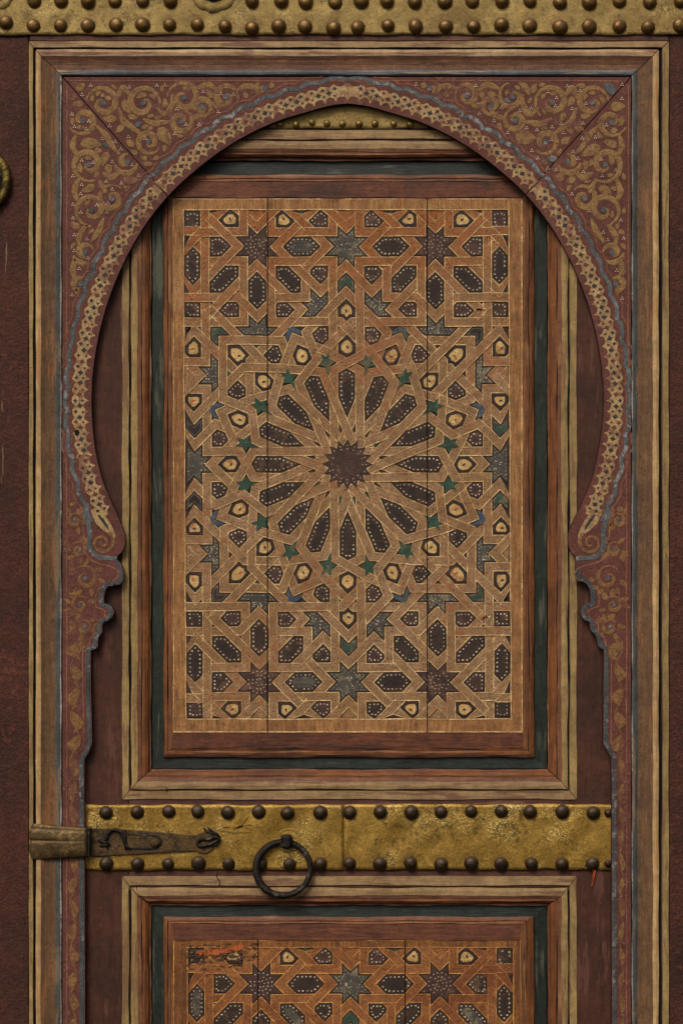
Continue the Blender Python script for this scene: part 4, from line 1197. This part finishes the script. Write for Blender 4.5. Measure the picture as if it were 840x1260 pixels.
for i in range(len(rim)):
    j = (i+1) % len(rim); face(bm, (rim[i], bk[i], bk[j], rim[j]), 0)
fixn(bm); link('tongue', bm, ['bronze_plate'], hs, True)
# the bent neck that drops from the jamb to the wicket, then the tapered strap
hd = D0+3.2
strap_pts = [(108, 1018.5), (140, 1019), (175, 1021.5), (210, 1024.5), (236, 1027)]
strap_bot = [(236, 1047), (210, 1048), (175, 1050), (140, 1052), (108, 1053.5)]
arc_ = [(251+13.5*math.cos(t), 1036.5+13*math.sin(t)) for t in np.linspace(-2.3, 2.3, 16)]
ext('strap', strap_pts+arc_+strap_bot, hd, hd+3.0, 'bronze', KI, .8, hs)
ext('neck', [(104.5, 1017.5), (111.5, 1018), (111.5, 1053.4), (104.5, 1054)], hd, 4.8, 'iron', 1, .8, hs)
bm = bmesh.new()
tube(bm, [P(x, y, hd+3.2+z, KI) for x, y, z in [(q[0], q[1], 0) for q in catmull([(158, 1026), (186, 1027.5), (195, 1029), (199, 1035), (195, 1041.5), (186, 1043.4), (158, 1043)], 2)]], 1.1*U, 8)
link('keeper_rim', bm, ['iron'], hs, True)
ext('keeper', [(158, 1027), (186, 1028.4), (195, 1030), (198, 1035), (195, 1041), (186, 1042.6), (158, 1042.4)], hd+2.8, hd+4.4, 'bronze', KI, .5, hs)
bm = bmesh.new(); lathe(bm, [(5.8*U, 0), (5.6*U, 1.5*U), (4*U, 2.4*U), (0, 2.6*U)], 16, c=P(191, 1036, hd+4, KI)); fixn(bm); link('rivet', bm, ['bronze'], hs, True)
bm = bmesh.new()
hk = catmull([(124, 1034), (131, 1031.5), (134, 1024), (141, 1019.6), (148.5, 1022), (152.5, 1030), (155, 1038), (160, 1042.6)], 1.6)
tube(bm, [P(x, y, hd+5.5, KI) for x, y in hk], lambda t: (2.3-.5*t)*U, 9); link('hook', bm, ['iron'], hs, True)
bm = bmesh.new()
for pts in ([(122, 1033, 5), (135, 1036, 7)], [(131, 1028, 4.5), (133, 1042, 5.5)], [(154, 1020, 5), (156, 1044, 5)], [(124, 1040, 4), (136, 1037, 6)]):
    bm = bmesh.new(); q = [P(x, y, hd+z, KI) for x, y, z in pts]; tube(bm, [q[0], (q[0]+q[1])/2, q[1]], 1.5*U, 8)
    link('pin', bm, ['iron'], hs, True)
# staple through the strap's eye
st = empty('staple', P(258, 1042, hd, KI), 'black iron staple with wire wound through the round eye of the hasp', 'staple')
bm = bmesh.new()
lk = [(244, 1034.5), (248, 1031), (256, 1031.5), (265, 1028.5), (269, 1031), (265, 1035), (256, 1038.5), (248, 1040), (244, 1038)]
tube(bm, [P(x, y, hd+5+(i % 2)*.3, KI) for i, (x, y) in enumerate(catmull(lk, 1.6, True))], 2.0*U, 9, closed=True)
link('link', bm, ['iron'], st, True)
bm = bmesh.new()
rdw = random.Random(8)
for i in range(4):
    pts = [(253+rdw.uniform(-4, 8), 1018+rdw.uniform(-2, 3)), (258+rdw.uniform(-3, 7), 1022+rdw.uniform(-2, 2)), (264+rdw.uniform(-3, 4), 1026+rdw.uniform(-2, 3)), (268+rdw.uniform(-2, 3), 1034+rdw.uniform(-2, 3)), (262+rdw.uniform(-3, 3), 1040)]
    tube(bm, [P(x, y, hd+3+rdw.uniform(.2, 1.4), KI) for x, y in catmull(pts, 2)], 1.15*U, 7)
link('wire', bm, ['iron'], st, True)

# =================================================================== RING PULL
rp = empty('ring_pull', P(349, 1104, D0+4, KI), 'round black iron ring pull hanging on the brass band', 'door pull')
bm = bmesh.new(); lathe(bm, [(15.4*U, 0), (15.2*U, 1.2*U), (14*U, 1.7*U), (12.6*U, 1.1*U), (11*U, 1.6*U), (0, 2.2*U)], 30, c=P(355, 1033.5, D0+2.6, KI)); fixn(bm)
link('back_plate', bm, ['brass_mid'], rp, True)
bm = bmesh.new(); ctr_ = P(348.6, 1067.2, D0+11, KI); RR = 32.6*U*KI
pts = []
for q in range(56):
    an = q*2*PI/56; tl = .10
    pts.append(ctr_+Vector((RR*1.02*math.cos(an), -(math.sin(an))*RR*(-tl), RR*math.sin(an)*.99)))
tube(bm, pts, lambda t: (4.1+.5*math.sin(PI*t*2-PI/2)+.12*math.sin(t*61))*U, 12, closed=True)
link('ring', bm, ['iron'], rp, True)
ext('lug', [(345.5, 1027), (350, 1025.4), (357, 1025.6), (360, 1029), (359.6, 1039), (356.5, 1043), (350, 1043.2), (346, 1040.5)], D0+3, D0+16, 'iron', KI, 3.4, rp)

# =================================================================== KNOCKER at the left edge
kn_ = empty('door_knocker', P(-29, 266, 0), 'thick round old brass knocker on the left burgundy board', 'door knocker')
bm = bmesh.new(); c0 = P(-29, 222.5, 6)
tube(bm, [c0+Vector((38.5*U*math.cos(q*2*PI/64), 0, 38.5*U*math.sin(q*2*PI/64))) for q in range(64)], lambda t: (5.6+.25*math.sin(t*90))*U, 12, closed=True)
link('ring', bm, ['old_brass'], kn_, True)
bm = bmesh.new(); lathe(bm, [(36*U, -6*U), (35*U, -1*U), (30*U, 1*U), (22*U, 3*U), (14*U, 6*U), (0, 8*U)], 40, c=P(-29, 222.5, 6)); fixn(bm)
link('boss', bm, ['iron'], kn_, True)

# =================================================================== orange thread under the last stud
th = bmesh.new()
tube(th, [P(x, y, D0+4, KI) for x, y in [(731.5, 1066), (731.2, 1073), (729.4, 1080), (727, 1090)]], lambda t: (1.0-.4*t)*U, 6)
tube(th, [P(x, y, D0+4.5, KI) for x, y in [(729.5, 1066), (729.4, 1072), (728.6, 1078)]], .7*U, 6)
o = link('thread', th, ['thread_orange'])
o['label'] = 'short frayed orange thread hanging below a stud of the brass band'; o['category'] = 'thread'
